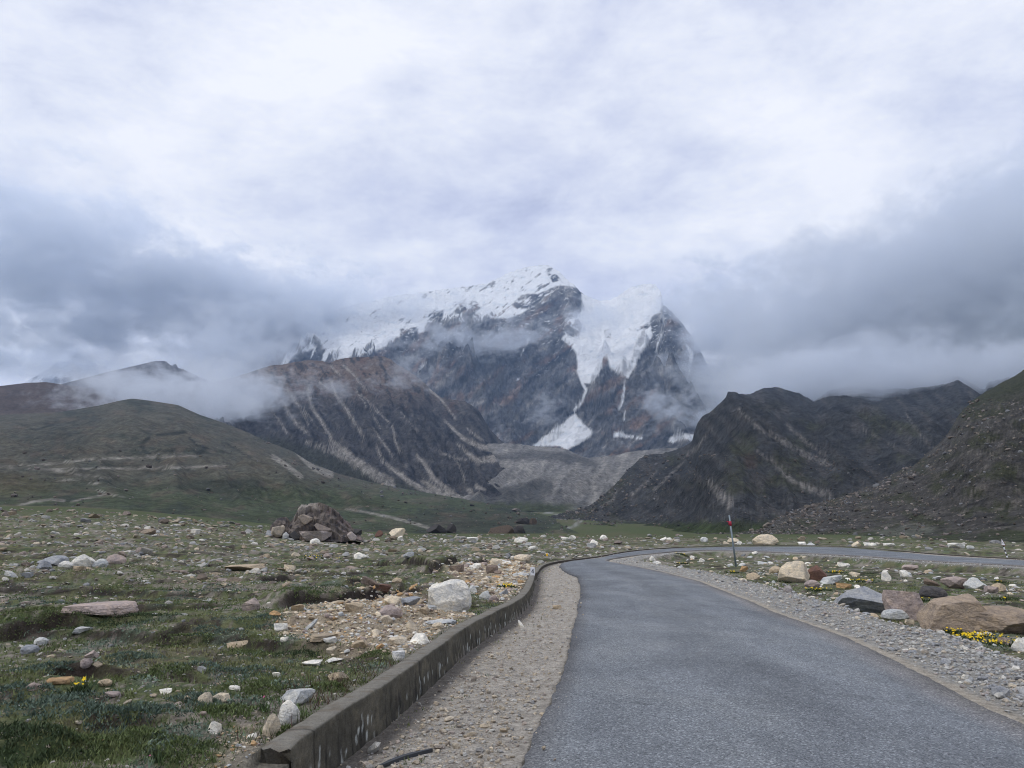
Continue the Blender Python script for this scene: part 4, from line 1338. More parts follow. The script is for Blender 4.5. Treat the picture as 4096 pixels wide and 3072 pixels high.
HERO = [
    (428, 471, 579, 612, 'W', 'big', 'large white boulder streaked with yellow, standing above the concrete wall'),
    (384, 401, 596, 605, 'C', 'round', 'cream stone up the slope from the large white boulder'),
    (401, 420, 597, 606, 'G', 'slab', 'flat grey stone just beside the large white boulder'),
    (345, 364, 602, 612, 'T', 'block', 'squarish tan stone at the upper edge of the stony patch'),
    (377, 402, 605, 617, 'P', 'round', 'broad pinkish tan stone half buried in the stony patch'),
    (379, 393, 615, 624, 'C', 'jag', 'pointed cream stone in the middle of the stony patch'),
    (291, 304, 605, 612, 'T', 'block', 'small tan block at the far corner of the stony patch'),
    (242, 259, 598, 611, 'P', 'block', 'upright brown pink stone on the turf beyond the stony patch'),
    (361, 379, 576, 586, 'B', 'jag', 'grey brown stone with pointed top on the grass uphill of the white boulder'),
    (392, 402, 580, 585.5, 'T', 'round', 'rounded tan stone beside the pointed grey brown stone'),
    (373, 391, 585, 593, 'R', 'slab', 'flat reddish brown stone on the grass'),
    (514, 531, 554.5, 561, 'C', 'round', 'long cream boulder above the bend of the wall'),
    (490, 502, 558.5, 565, 'C', 'round', 'cream boulder in the heap near the numbered marker'),
    (486, 498, 565, 573, 'B', 'block', 'brown block in front of the heap near the numbered marker'),
    (449, 464, 565, 573, 'B', 'slab', 'grey brown slab leaning over a dark hollow'),
    (479, 491, 591, 600, 'L', 'round', 'pale greenish stone beside the large white boulder'),
    (498, 508, 588.5, 595, 'G', 'jag', 'bluish grey stone by the yellow flowers near the wall'),
    (489, 499, 595, 602, 'P', 'round', 'pinkish stone between the white boulder and the wall'),
    (469, 477, 585, 594, 'L', 'round', 'pale stone touching the back of the white boulder'),
    (354, 366, 553.5, 560, 'W', 'round', 'rounded white stone on the far turf left of the bend'),
    (403, 414, 554.5, 561, 'G', 'block', 'blue grey block on the far turf'),
    (514, 528, 537.5, 543, 'W', 'round', 'low white boulder near the far edge of the plain'),
    (528, 538, 546, 550, 'W', 'jag', 'white stone with a dark foot above the bend'),
    (467, 478, 537.5, 542, 'W', 'slab', 'flat white stone at the far edge of the plain'),
    (389, 405, 528, 537, 'C', 'block', 'cream and grey boulder right of the rock outcrop'),
    (397.5, 403, 536, 540.6, 'W', 'block', 'small white cube of stone below the cream and grey boulder'),
    (375, 383, 530.5, 537, 'R', 'block', 'dark reddish stone between outcrop and cream boulder'),
    (284, 295, 564.5, 571.5, 'C', 'slab', 'cream stone tipped on edge on the stony turf'),
    (310, 320, 538.5, 544, 'W', 'jag', 'white stone in front of the rock outcrop'),
    (226, 265, 564.5, 571.5, 'T', 'slab', 'long flat tan slab lying on the turf'),
    (72.6, 94, 554.5, 567.5, 'W', 'big', 'big white block in the row of stones on the far turf'),
    (58.7, 72, 561, 568, 'W', 'round', 'rounded white stone touching the big white block'),
    (93, 107, 559, 567.5, 'L', 'round', 'sloping pale grey boulder behind the big white block'),
    (39, 66, 555.5, 566, 'G', 'block', 'broad dark grey boulder at the end of the stone row'),
    (37, 51, 561, 569.5, 'G', 'jag', 'blue grey stone in front of the broad dark boulder'),
    (106.5, 125, 554.5, 564.5, 'P', 'round', 'pinkish grey boulder at the near end of the stone row'),
    (5, 17, 571.5, 578, 'L', 'jag', 'pale grey pointed stone at the edge of the picture'),
    (20, 32, 572, 578, 'G', 'slab', 'tilted grey stone beside the pale pointed one'),
    (74, 85, 566, 571.5, 'T', 'slab', 'flat tan stone below the big white block'),
    (66, 134, 603, 619, 'P', 'slab', 'long pale slab lying level in the turf above dark shrubs'),
    (198, 211.5, 692.5, 705, 'C', 'round', 'rounded cream stone, taller of a touching pair'),
    (211, 230, 693.5, 703.5, 'C', 'round', 'broad cream tan stone, wider of a touching pair'),
    (184, 193, 695.5, 701, 'T', 'slab', 'small flat tan stone just left of the cream pair'),
    (229, 240, 685.5, 692, 'W', 'slab', 'angular white stone above the cream pair'),
    (208, 221, 722.5, 737, 'W', 'jag', 'white jagged stone standing in the near grass'),
    (98, 111, 680.5, 688, 'T', 'round', 'tan stone beside dark soil in the near turf'),
    (85, 98, 650.5, 660, 'P', 'jag', 'pinkish white stone on the near turf'),
    (73.5, 91, 628, 634.5, 'L', 'slab', 'pale flat stone over bare dark soil'),
    (34.5, 47, 638, 645.5, 'L', 'round', 'smooth pale stone on bare dark soil'),
    (21.5, 38, 645, 654, 'G', 'round', 'greenish grey stone in front of the smooth pale one'),
    (80, 91, 666, 675, 'P', 'round', 'pinkish tan stone standing upright in the near turf'),
    (93, 102.5, 668.5, 675, 'T', 'jag', 'small tan stone beside the pinkish tan upright one'),
    (27, 44, 682, 690.5, 'P', 'jag', 'broad grey pink stone above a green cushion plant'),
    (98, 110, 739, 743.5, 'O', 'slab', 'orange tan stone sunk in the nearest grass'),
    (105, 120, 692.5, 699, 'P', 'slab', 'reddish flat stone in the near turf'),
    (227, 248, 641.5, 649, 'T', 'slab', 'low tan stone in grass below the stony patch'),
    (159, 171, 689.5, 694.5, 'W', 'slab', 'thin white flake on the near turf'),
    (48, 72, 678.5, 686, 'O', 'slab', 'yellowish tan stone half under turf'),
    (277, 299, 701, 727, 'W', 'jag', 'white cream wedge of rock standing at the end of the wall'),
    (262, 280, 714, 737, 'C', 'jag', 'long cream stone leaning beside the white wedge'),
    (280, 314, 690, 706, 'L', 'block', 'pale lilac grey rock behind the white wedge'),
    (328, 348, 671.5, 682, 'T', 'block', 'brown tan stone among dry grass by the wall'),
    (392, 405, 651.5, 662, 'W', 'slab', 'curved white stone propped at the back edge of the wall'),
    (408, 430, 633.5, 644, 'W', 'block', 'white stone at the near corner of the stony patch'),
    (388, 407, 636.5, 645.5, 'C', 'round', 'cream stone behind the white corner stone'),
    (310, 337, 635, 642.5, 'T', 'slab', 'wide tan slab on the near side of the stony patch'),
    (323, 337, 641.5, 647.5, 'W', 'slab', 'white flake below the wide tan slab'),
    (326, 337, 648, 655.5, 'C', 'round', 'cream stone in the grass just below the stony patch'),
    (305, 317, 619.5, 630, 'L', 'jag', 'pale grey peak shaped stone over a dark clod'),
    (406, 418, 620, 633.5, 'C', 'jag', 'tall cream grey stone near the white boulder'),
    (416, 429, 607.5, 615, 'T', 'block', 'tan stone at the foot of the large white boulder'),
    (432, 444, 622.5, 629.5, 'C', 'round', 'cream stone lying by the wall below the white boulder'),
    (424, 457, 620, 626.5, 'L', 'slab', 'thin grey slab just under the large white boulder'),
    (351, 368, 640.5, 649, 'T', 'block', 'tan stone in the lower stony patch'),
    (274, 288, 622.5, 631, 'W', 'slab', 'whitish stone at the turf edge of the stony patch'),
    (286, 296, 616.5, 626, 'T', 'jag', 'upright tan stone at the turf edge of the stony patch'),
    (302, 322, 661, 667, 'W', 'slab', 'long white flake in grass below the stony patch'),
    (325, 344, 658.5, 663.5, 'W', 'slab', 'flat white stone near the back edge of the wall'),
    (280, 288, 643, 648, 'W', 'slab', 'small white stone in the grass left of the tan slab'),
    (247, 257, 733, 739, 'W', 'block', 'small white stone in front of the leaning cream stone'),
    (272, 280, 672.5, 678, 'W', 'slab', 'small white stone above the lilac grey rock'),
    (779, 809, 561, 583, 'C', 'big', 'big rounded tan boulder by the steel pole'),
    (807, 827, 565, 581, 'R', 'block', 'dark reddish brown boulder behind the rounded tan one'),
    (769.5, 780, 566.5, 573.5, 'T', 'block', 'small tan block left of the rounded tan boulder'),
    (832, 895, 585.5, 613, 'G', 'big', 'wide layered grey boulder with a shaded hollow below'),
    (886, 923, 590, 620, 'P', 'slab', 'tan slab wedged between grey boulder and brown block'),
    (883, 908, 609, 621, 'L', 'round', 'smooth light grey stone at the edge of the gravel'),
    (922, 990, 592.5, 631, 'M', 'big', 'huge pinkish brown block with a dark overhang'),
    (948, 1040, 604, 634, 'M', 'big', 'broad lichen covered boulder beside yellow flowers'),
    (942, 966, 576.5, 588.5, 'P', 'block', 'pinkish grey block behind the huge brown block'),
    (965, 986, 577.5, 589.5, 'L', 'jag', 'whitish grey boulder next to the pinkish grey block'),
    (925, 941, 578.5, 586.5, 'B', 'jag', 'brown grey pointed boulder by the pinkish block'),
    (921, 946, 586, 598, 'D', 'round', 'dark mossy boulder with bare rim behind the huge block'),  # dark rock colour stands for the shade in the hole of an arch
    (991, 1005, 583.5, 592, 'T', 'block', 'tan boulder below a small yellow flower clump'),
    (985, 998, 586, 592.5, 'P', 'slab', 'flat pink stone beside the tan boulder'),
    (882, 891, 570.5, 581, 'W', 'jag', 'pointed white stone on the meadow inside the bend'),
    (838, 849.5, 562, 566.5, 'W', 'slab', 'flat white stone on the meadow inside the bend'),
    (903, 918, 565, 570.5, 'P', 'slab', 'pinkish flat stone near the far road'),
    (821, 842, 575.5, 584.5, 'L', 'slab', 'pale layered slab in front of the reddish boulder'),
    (805, 820, 580, 588, 'P', 'round', 'mauve grey stone at the foot of the rounded tan boulder'),
    (836, 851, 583, 589, 'O', 'slab', 'orange tan slab above the layered grey boulder'),
    (746.5, 760, 572.5, 580, 'T', 'round', 'tan stone on the verge below the steel pole'),
    (740, 748, 566, 572, 'O', 'block', 'orange tan stone at the foot of the steel pole'),
    (753, 778, 534.5, 545, 'C', 'round', 'large cream boulder beyond the far road'),
    (852, 862, 541.5, 546.5, 'C', 'jag', 'cream boulder beyond the far road, right of the large one'),
    (949, 964, 543, 548.3, 'W', 'slab', 'long whitish boulder near the warning sign'),
    (967, 974, 545.5, 549, 'L', 'round', 'small grey boulder next to the long whitish one'),
    (727.5, 739, 538.5, 543, 'C', 'round', 'cream boulder seen past the steel pole'),
    (737, 742, 541, 545, 'W', 'jag', 'small white stone at the far road edge by the pole line'),
    (798, 806, 542, 545.6, 'W', 'slab', 'first white stone of the row along the far road'),
    (807, 815, 542.5, 545.8, 'L', 'jag', 'greyish stone in the row along the far road'),
    (864, 876, 543, 546.5, 'W', 'slab', 'flat white slab in the row along the far road'),
    (884, 895, 544, 547, 'W', 'slab', 'last flat white stone of the row along the far road'),
    (999, 1010, 637.5, 646.5, 'P', 'block', 'pinkish tan stone among the yellow flowers'),
    (1013, 1030, 638, 652, 'W', 'block', 'white stone at the edge of the gravel beside yellow flowers'),
    (905.5, 914, 619, 624.5, 'C', 'slab', 'cream stone lying on the crest of the gravel verge'),
    (600, 607.5, 535, 540.3, 'W', 'round', 'white boulder at the far edge of the plain in mid view'),
    (561, 570, 537, 540.5, 'W', 'slab', 'low white slab at the far edge, one of two together'),
    (569, 576, 535.5, 540, 'W', 'jag', 'tilted white slab at the far edge, one of two together'),
    (590, 598, 539.5, 545.5, 'W', 'jag', 'upright white stone above the bend in the road'),
    (587, 596, 543.5, 547.5, 'L', 'slab', 'pale stone in front of the upright white stone'),
    (660, 667, 536.8, 541, 'W', 'jag', 'white stone at the far edge, larger of two'),
    (666, 672, 537.8, 541, 'W', 'round', 'white stone at the far edge, smaller of two'),
    (700.5, 708, 537, 541.8, 'L', 'round', 'grey stone at the far edge of the plain'),
    (649.5, 655.5, 556.5, 562, 'W', 'round', 'white stone on the gravel at the inside of the bend'),
    (699, 705, 558, 562, 'W', 'jag', 'white stone in the grass inside the bend'),
    (690, 695, 556, 559.6, 'W', 'jag', 'small white stone in the rubble inside the bend'),
    (518, 524, 620.5, 627.5, 'W', 'jag', 'single white stone on the gravel shoulder'),
    (552.5, 561, 605.5, 609.8, 'T', 'slab', 'tan stone on the gravel shoulder by the road edge'),
]
for h in HERO:
    near = h[1] - h[0] > 30
    rock(*h, sub=4 if near else 3)

# rock outcrop on the left: one thing made of several fitted blocks
oc = hit(313, 540)
outc = empty('rock_outcrop', oc)
tag(outc, 'dark jagged rock outcrop with a pale cap rising from the stony turf', 'outcrop')
PROF = np.array([(266, 541), (269, 534), (273, 524), (278, 518), (286, 517), (290, 522), (295, 515), (297.5, 508), (300, 504.5), (308, 503.5), (318, 502.5), (325, 505), (333, 509), (341, 516), (349, 524), (354, 531), (360, 536), (363, 541)])
mo = oc[1] * CP / FPX
nu, nd = 150, 64
ux = np.linspace(266, 363, nu)
hp = np.interp(ux, PROF[:, 0], 541 - PROF[:, 1]) * mo
lxo = (ux - 313) * mo
dd = np.linspace(0, 1, nd)[:, None]
DX, DD = np.meshgrid(lxo, dd[:, 0])
nz_ = fbm(DX * 0.7, DD * 4, 4, 601, 0.6)
front = 0.55 + 0.35 * fbm(DX * 0.35 + 2, DD * 0, 3, 602)
crag = ridged(DX * 0.55 + DD * 0.8, DD * 2.2 + DX * 0.2, 5, 603, 0.6)
tt = np.clip((DD * 1.25 + 0.12 * nz_) / front, 0, 1)
stp = np.floor(tt * 4 + 0.8 * nz_ + 0.3 * DX) / 4 - (0.8 * nz_ + 0.3 * DX) / 4
tt = np.clip(0.45 * tt + 0.55 * np.clip(stp + 0.12, 0, 1), 0, 1)
bk = sstep(1.0, 0.82, DD)
HZ = hp[None, :] * np.clip(tt, 0, 1) ** 0.8 * bk * (1 - 0.16 * (1 - crag) * sstep(1.0, 0.7, tt))
dep_ = 4.5
PXo = DX + 0.18 * fbm(HZ * 1.6, DX * 0.8, 4, 604)
PYo = DD * dep_ - 1.6 + 0.55 * (crag - 0.5) + 0.35 * fbm(DX * 1.1, HZ * 1.6, 4, 605, 0.6)
PZo = HZ - 0.15 + 0.06 * fbm(DX * 3, DD * 12, 4, 606)
co = np.empty(PXo.shape + (3,))
co[:] = (0.135, 0.116, 0.104)
q1 = fbm(DX * 0.8, HZ * 1.3 + DD * 3, 5, 607, 0.6)
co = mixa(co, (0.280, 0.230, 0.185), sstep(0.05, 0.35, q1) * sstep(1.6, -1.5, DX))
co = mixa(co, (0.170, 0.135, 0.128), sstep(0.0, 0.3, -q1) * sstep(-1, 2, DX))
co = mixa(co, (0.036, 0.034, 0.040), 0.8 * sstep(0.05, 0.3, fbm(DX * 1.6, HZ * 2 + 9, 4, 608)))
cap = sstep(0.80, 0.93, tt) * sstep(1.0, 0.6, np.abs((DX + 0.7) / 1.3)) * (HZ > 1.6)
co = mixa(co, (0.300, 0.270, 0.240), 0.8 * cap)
co = co * (1 + 0.5 * fbm(DX * 5, HZ * 5 + DD * 9, 4, 609))[..., None]
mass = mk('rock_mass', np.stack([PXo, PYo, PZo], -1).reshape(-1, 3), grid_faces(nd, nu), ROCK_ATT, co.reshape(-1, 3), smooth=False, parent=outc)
outc.rotation_euler = (0, 0, -math.atan2(oc[0], oc[1]))
for a in [(300, 331, 530, 542, 'P', 'slab', -2.2, RAD(-4)), (290, 300, 531, 542, 'D', 'jag', -1.6, 0.2), (284, 291, 532, 540, 'L', 'jag', -1.4, 0.2), (313, 331, 524, 535, 'B', 'block', -1.5, 0.1), (350, 361, 529, 541, 'D', 'block', 0.4, 0.0), (345, 355, 532, 542, 'P', 'jag', -1.2, 0.3), (272, 287, 526, 537, 'T', 'block', -1.2, -0.3), (297, 312, 515, 525, 'M', 'block', -0.9, 0.1), (268, 279, 531, 541, 'G', 'block', -1.0, 0.2)]:
    yb = a[3] if a[3] < 538 else 541
    w_, h_ = (a[1] - a[0]) * mo, (yb - a[2]) * mo
    v, f = rock_shape(int(a[0] * 3 + a[2]), 3, a[5])
    ob = mk('block', v * np.array([w_ / 2, w_ * 0.4, h_ / 2]), f, ROCK_OBJ, None, False, outc)
    ob.location = ((a[0] + a[1]) / 2 * mo - 313 * mo, a[6], (541 - yb) * mo + h_ / 2 - 0.1)
    ob.rotation_euler = (0, a[7], 0)
    oc_ = np.array(RC[a[4]])
    oc_ = (oc_ * 0.7 + oc_.mean() * 0.3) * 0.9
    ob.color = (*oc_, 1)


def on_layer(LY, px, py):
    LX, L2, LZ, lpx, lpy = LY
    k = np.argmin((lpx - px) ** 2 + (lpy - py) ** 2 + 1e-4 * np.hypot(LX, L2))
    return float(LX.flat[k]), float(L2.flat[k]), float(LZ.flat[k])


for a in [(486, 513, 525, 538, 'B', 'block', 'brown rock mound at the foot of the green hill'), (529, 537, 518, 524.5, 'B', 'block', 'brown square rock beside the stream in the valley'), (516, 529, 517.5, 524, 'D', 'block', 'dark rocks left of the brown square rock in the valley'), (427, 447, 524, 533, 'D', 'jag', 'dark crag at the foot of the green hill'),
          (446, 456, 524, 533, 'D', 'jag', 'dark jagged rock beside the broader dark crag'), (512, 526, 526, 534, 'D', 'block', 'dark rock right of the brown rock mound')]:
    b_ = on_layer(HILL if a[0] < 590 else PEAK, (a[0] + a[1]) / 2, a[3])
    o = rock(*a, base=b_, sub=3)
    o['group'] = 'crags in the valley'
    o.color = tuple(0.55 * x for x in o.color[:3]) + (1,)

# ------------------------------------------------------------------ scattered stones
rng = np.random.RandomState(11)


def scatter_candidates(n, rmin, rmax, azl=-36, azh=36):
    r = np.exp(rng.uniform(math.log(rmin), math.log(rmax), n))
    a = rng.uniform(RAD(azl), RAD(azh), n)
    return r * np.sin(a), r * np.cos(a)


def palette(n, kind):
    tab = {'field': (['W', 'L', 'C', 'T', 'G', 'P', 'B', 'M'], [.15, .20, .15, .12, .13, .13, .07, .05]), 'stony': (['C', 'T', 'O', 'L', 'P', 'B', 'W'], [.30, .27, .08, .13, .10, .05, .07]),
           'right': (['L', 'W', 'G', 'C', 'P', 'T'], [.25, .2, .15, .15, .12, .13]), 'gravel_r': (['L', 'G', 'C', 'P', 'T', 'B', 'W'], [.30, .30, .10, .10, .08, .04, .08]), 'gravel_l': (['T', 'P', 'G', 'L', 'C', 'B'], [.26, .16, .20, .14, .18, .06]),
           'slope': (['M', 'P', 'G', 'B', 'T', 'D'], [.25, .2, .15, .2, .1, .1])}[kind]
    k = rng.choice(len(tab[0]), n, p=np.array(tab[1]) / sum(tab[1]))
    return [tab[0][i] for i in k], np.array([RC[tab[0][i]] for i in k]) * rng.uniform(0.75, 1.15, (n, 1))


def merged_stones(name, P, size, colr, flat, sub, nvar, style='chip', seed0=0, sinkf=0.25):
    """many small stones in one mesh: positions P (n,3), size (n,), colours, flatness (n,)."""
    vs, fs, cs = [], [], []
    shapes = [rock_shape(seed0 + i, sub, style) for i in range(nvar)]
    nv = len(shapes[0][0])
    which = rng.randint(0, nvar, len(P))
    off = 0
    for k in range(nvar):
        idx = np.nonzero(which == k)[0]
        if not len(idx):
            continue
        v, f = shapes[k]
        n = len(idx)
        ang = rng.uniform(0, 6.283, n)
        sx, sy = size[idx] * rng.uniform(0.8, 1.25, n), size[idx] * rng.uniform(0.6, 1.0, n)
        sz = size[idx] * flat[idx]
        lx, ly, lz = v[None, :, 0] * sx[:, None] / 2, v[None, :, 1] * sy[:, None] / 2, v[None, :, 2] * sz[:, None] / 2
        tx, ty = rng.normal(0, 0.18, n)[:, None], rng.normal(0, 0.18, n)[:, None]
        lz2 = lz + lx * tx + ly * ty
        c, s = np.cos(ang)[:, None], np.sin(ang)[:, None]
        gx = lx * c - ly * s + P[idx, 0][:, None]
        gy = lx * s + ly * c + P[idx, 1][:, None]
        gz = lz2 + P[idx, 2][:, None] + (sz * (0.5 - sinkf))[:, None]
        vs.append(np.stack([gx, gy, gz], -1).reshape(-1, 3))
        fs.append((f[None] + (np.arange(n) * nv)[:, None, None] + off).reshape(-1, 3))
        cs.append(np.repeat(colr[idx], nv, 0))
        off += n * nv
    o = mk(name, np.vstack(vs), np.vstack(fs), ROCK_ATT, np.vstack(cs), smooth=False)
    return o


OCCA = np.array(OCC)


def clear_of_heroes(X, Y, s):
    ok = np.ones(X.shape, bool)
    for ox, oy, orad in OCC:
        ok &= np.hypot(X - ox, Y - oy) > orad * 0.8 + s * 0.4
    return ok


X, Y = scatter_candidates(60000, 4.0, 135)
Z, g = ground(X, Y)
r = g['r']
dens = 0.26 + 0.80 * sstep(-0.08, 0.26, fbm(X * 0.16, Y * 0.16, 5, 501, 0.6)) + 0.7 * np.exp(-((g['sw'] - 1.2) / 1.3) ** 2) * (r < 14)
p = np.where(g['field'], dens * (0.30 + 0.66 * sstep(10, 26, r)) * (1 - 0.6 * sstep(85, 125, r)), np.where(g['right'] & (g['rd'] > 2.0), dens * 0.45, 0))
st = stony(X, Y) * (r < 70)
p = np.where(g['field'], np.maximum(p, st * 1.0), p)
p = np.where(g['field'] & (g['sw'] < 0.35), 0, p)
p = np.where((np.abs(np.arctan2(X, Y)) < RAD(36)) & g['field'] & (Y < 0.6 * np.abs(X) * 0 + 0), 0, p)
spx = 1.3 + rng.exponential(1.15 + 0.35 * sstep(8, 25, r), len(X)) + 1.2 * (st > 0.5)
size = spx * r / FPX
size = np.minimum(size, 1.1)
right_far = g['field'] & (X > 12)
p = np.where(right_far, p * 0.35, p)
keep = (rng.rand(len(X)) < p) & clear_of_heroes(X, Y, size)
X, Y, Z, r, spx, size, st = X[keep], Y[keep], Z[keep], r[keep], spx[keep], size[keep], st[keep]
fld, rgt = g['field'][keep], g['right'][keep]
names = np.empty(len(X), object)
cols = np.zeros((len(X), 3))
for kind, msk in (('stony', fld & (st > 0.4)), ('field', fld & (st <= 0.4)), ('right', ~fld)):
    nm, cc = palette(int(msk.sum()), kind)
    names[msk] = nm
    cols[msk] = cc
_fm = fld & (st <= 0.4)
cols[_fm] = (cols[_fm] * 0.62 + np.array([[0.17, 0.15, 0.12]]) * 0.30)
cols *= (1 - 0.25 * sstep(60, 110, r))[:, None]
order = np.argsort(-spx)
NIND = 165
ind, rest = order[:NIND], order[NIND:]
SV = [mesh_data('stone', *rock_shape(700 + i, 2, ['block', 'slab', 'jag', 'big', 'chip'][i % 5]), None, False, ROCK_OBJ) for i in range(15)]
CW = {'W': 'white', 'L': 'pale grey', 'C': 'cream', 'T': 'tan', 'G': 'grey', 'P': 'pinkish', 'B': 'brown', 'M': 'mottled brown', 'O': 'orange tan', 'D': 'dark', 'R': 'reddish'}
SEEN = set()
for i in ind:
    if not fld[i]:
        zone = 'on the grass inside the bend of the road'
    elif st[i] > 0.4:
        zone = 'in the stony patches beside the wall'
    elif X[i] > 8:
        zone = 'on the meadow beyond the far road'
    elif r[i] < 20:
        zone = 'in the near turf above the wall'
    elif r[i] < 60:
        zone = 'on the stony turf in the middle distance'
    else:
        zone = 'on the far stony turf below the hills'
    k = rng.randint(0, 15)
    o = link('stone', SV[k])
    s = size[i]
    fl = rng.uniform(0.35, 0.75)
    o.scale = (s / 2 * rng.uniform(0.95, 1.2), s / 2 * rng.uniform(0.7, 1.0), s / 2 * fl)
    o.location = (X[i], Y[i], Z[i] + s * fl * 0.16)
    o.rotation_euler = (rng.normal(0, 0.15), rng.normal(0, 0.15), rng.uniform(0, 6.28))
    o.color = (*cols[i], 1)
    qx, qy = proj(X[i], Y[i], Z[i])
    hd = [(math.hypot((h[0] + h[1]) / 2 - qx, 1.6 * (h[3] - qy)), j) for j, h in enumerate(HERO)]
    h = HERO[min(hd)[1]]
    ddx, ddy = qx - (h[0] + h[1]) / 2, 1.6 * (qy - h[3])
    side = ('right of' if ddx > 0 else 'left of') if abs(ddx) > abs(ddy) else ('in front of' if ddy > 0 else 'behind')
    ref = h[6].split(',')[0]
    for w_ in (' on ', ' in ', ' at ', ' beside ', ' above ', ' behind ', ' of ', ' with ', ' near ', ' lying ', ' standing ', ' by ', ' below ', ' between ', ' half ', ' up ', ' just ', ' beyond ', ' among ', ' over ', ' propped ', ' touching ', ' leaning ', ' tipped ', ' inside ', ' wedged ', ' right ', ' left ', ' next ', ' seen ', ' sunk ', ' under '):
        ref = ref.split(w_)[0]
    szw = 'small ' if spx[i] < 6.2 else ('larger ' if spx[i] > 8.5 else '')
    shp = ('angular', 'flat', 'pointed', 'blunt', 'jagged')[k % 5]
    key = '%s%s %s stone %s the %s' % (szw, shp, CW[names[i]], side, ref)
    if key in SEEN:
        key = '%s%s %s stone farther %s the %s' % (szw, shp, CW[names[i]], side.replace('in front', 'out in front').replace('behind', 'back behind'), ref)
    SEEN.add(key)
    tag(o, key, 'stone', 'loose stones')
P3 = np.stack([X, Y, Z], 1)
bigs, smalls = rest[spx[rest] > 4.2], rest[spx[rest] <= 4.2]
o = merged_stones('scattered_stones', P3[bigs], size[bigs], cols[bigs], rng.uniform(0.28, 0.7, len(bigs)), 1, 12, 'chip', 800, 0.42)
tag(o, 'small loose stones strewn over the turf', kind='stuff')
o = merged_stones('stone_rubble', P3[smalls], size[smalls], cols[smalls], rng.uniform(0.22, 0.6, len(smalls)), 0, 10, 'chip', 830, 0.40)
tag(o, 'stone chips strewn over the turf', kind='stuff')

# stony patches: dense chips
X, Y = scatter_candidates(60000, 4.5, 45, -30, 8)
st = stony(X, Y)
Z, g = ground(X, Y)
keep = (rng.rand(len(X)) < st * 0.85) & g['field'] & (g['sw'] > 0.26)
X, Y, Z, r = X[keep], Y[keep], Z[keep], g['r'][keep]
_, cc = palette(len(X), 'stony')
o = merged_stones('stony_ground', np.stack([X, Y, Z], 1), (1.0 + rng.exponential(1.1, len(X))) * r / FPX, cc, rng.uniform(0.3, 0.7, len(X)), 0, 10, 'chip', 850)
tag(o, 'bed of tan stone chips in the washed out patches', kind='stuff')

# shoulder gravel
X, Y = scatter_candidates(200000, 3.0, 60, -26, 37)
Z, g = ground(X, Y)
lv = (~g['field']) & (~g['right']) & (~g['ins']) & (g['rd'] > 0.03)
rv = g['right'] & (~g['ins']) & (g['rd'] > 0.20) & (g['rd'] < 2.3 + 0.25 * pn(X, Y, 511))
pl = np.where(lv, 0.42 * sstep(0.05, 0.5, g['wd']) * sstep(0.0, 0.25, g['rd']) + 0.06, 0)
pr = np.where(rv, 0.75 * sstep(0.18, 0.6, g['rd']), 0)
grit = g['ins'] & (g['rd'] > -0.55) & (rng.rand(len(X)) < 0.020 * np.exp(g['rd'] / 0.16))
Z = np.where(grit, macro(X, Y) + 0.012, Z)
keep = (rng.rand(len(X)) < (pl + pr)) | grit
X, Y, Z, r, isr = X[keep], Y[keep], Z[keep], g['r'][keep], rv[keep]
cc = np.zeros((len(X), 3))
for kind, msk in (('gravel_r', isr), ('gravel_l', ~isr)):
    cc[msk] = palette(int(msk.sum()), kind)[1]
    cc[msk] = cc[msk] * 0.55 + (np.array([[0.36, 0.355, 0.345]]) if kind == 'gravel_r' else np.array([[0.40, 0.36, 0.30]])) * 0.45
sz = np.where(isr, 0.018 + rng.exponential(0.020, len(X)), 0.009 + rng.exponential(0.012, len(X)))
sz = np.clip(np.maximum(sz, 0.9 * r / FPX), 0, 0.16)
big = rng.rand(len(X)) < 0.012
sz = np.where(big, sz * 2.2, sz)
for nm, msk, lab in (('verge_gravel', isr, 'grey rounded gravel heaped along the verge'), ('shoulder_gravel', ~isr, 'tan gravel chips between wall and asphalt')):
    o = merged_stones(nm, np.stack([X, Y, Z], 1)[msk], sz[msk], cc[msk], rng.uniform(0.4, 0.75, int(msk.sum())), 0, 8, 'round' if nm == 'verge_gravel' else 'chip', 870, 0.15)
    tag(o, lab, kind='stuff')

# boulders of the slope on the right and of the dark peak's foot
for nm, LY, n, ylo, yhi, smin, kind, lab in (('hill_stones', HILL, 2300, 440, 536, 0.6, 'slope', 'stones strewn over the lower slopes of the green hill'), ('slope_boulders', SLOPE, 5600, 400, 541, 1.1, 'slope', 'brown and grey boulders covering the rocky slope'), ('peak_boulders', PEAK, 3000, 455, 529, 0.8, 'slope', 'boulders strewn over the foot of the dark peak')):
    LX, LYY, LZ, lpx, lpy = [a.ravel() for a in LY]
    okm = np.nonzero((lpx > (560 if nm != 'hill_stones' else -40)) & (lpx < 1060) & (lpy > ylo) & (lpy < yhi) & (np.hypot(LX, LYY) < 760 if nm == 'slope_boulders' else lpx < (880 if nm == 'peak_boulders' else 570)))[0]
    pick = rng.choice(okm, n)
    clump = fbm(LX[pick] / 30, LYY[pick] / 30, 3, 521)
    pick = pick[rng.rand(n) < 0.35 + 0.9 * np.clip(clump + 0.2, 0, 1)]
    rr_ = np.hypot(LX[pick], LYY[pick])
    ss = (smin + rng.exponential(0.75, len(pick))) * rr_ / FPX
    _, cc = palette(len(pick), kind)
    jx = rng.normal(0, 1, (len(pick), 2)) * 0.4
    o = merged_stones(nm, np.stack([LX[pick] + jx[:, 0], LYY[pick] + jx[:, 1], LZ[pick]], 1), ss, (cc * 0.6 + cc.mean(1, keepdims=True) * 0.4) * (0.52 if nm == 'slope_boulders' else 0.42), rng.uniform(0.5, 0.9, len(pick)), 0, 8, 'chip', 890)
    tag(o, lab, kind='stuff')
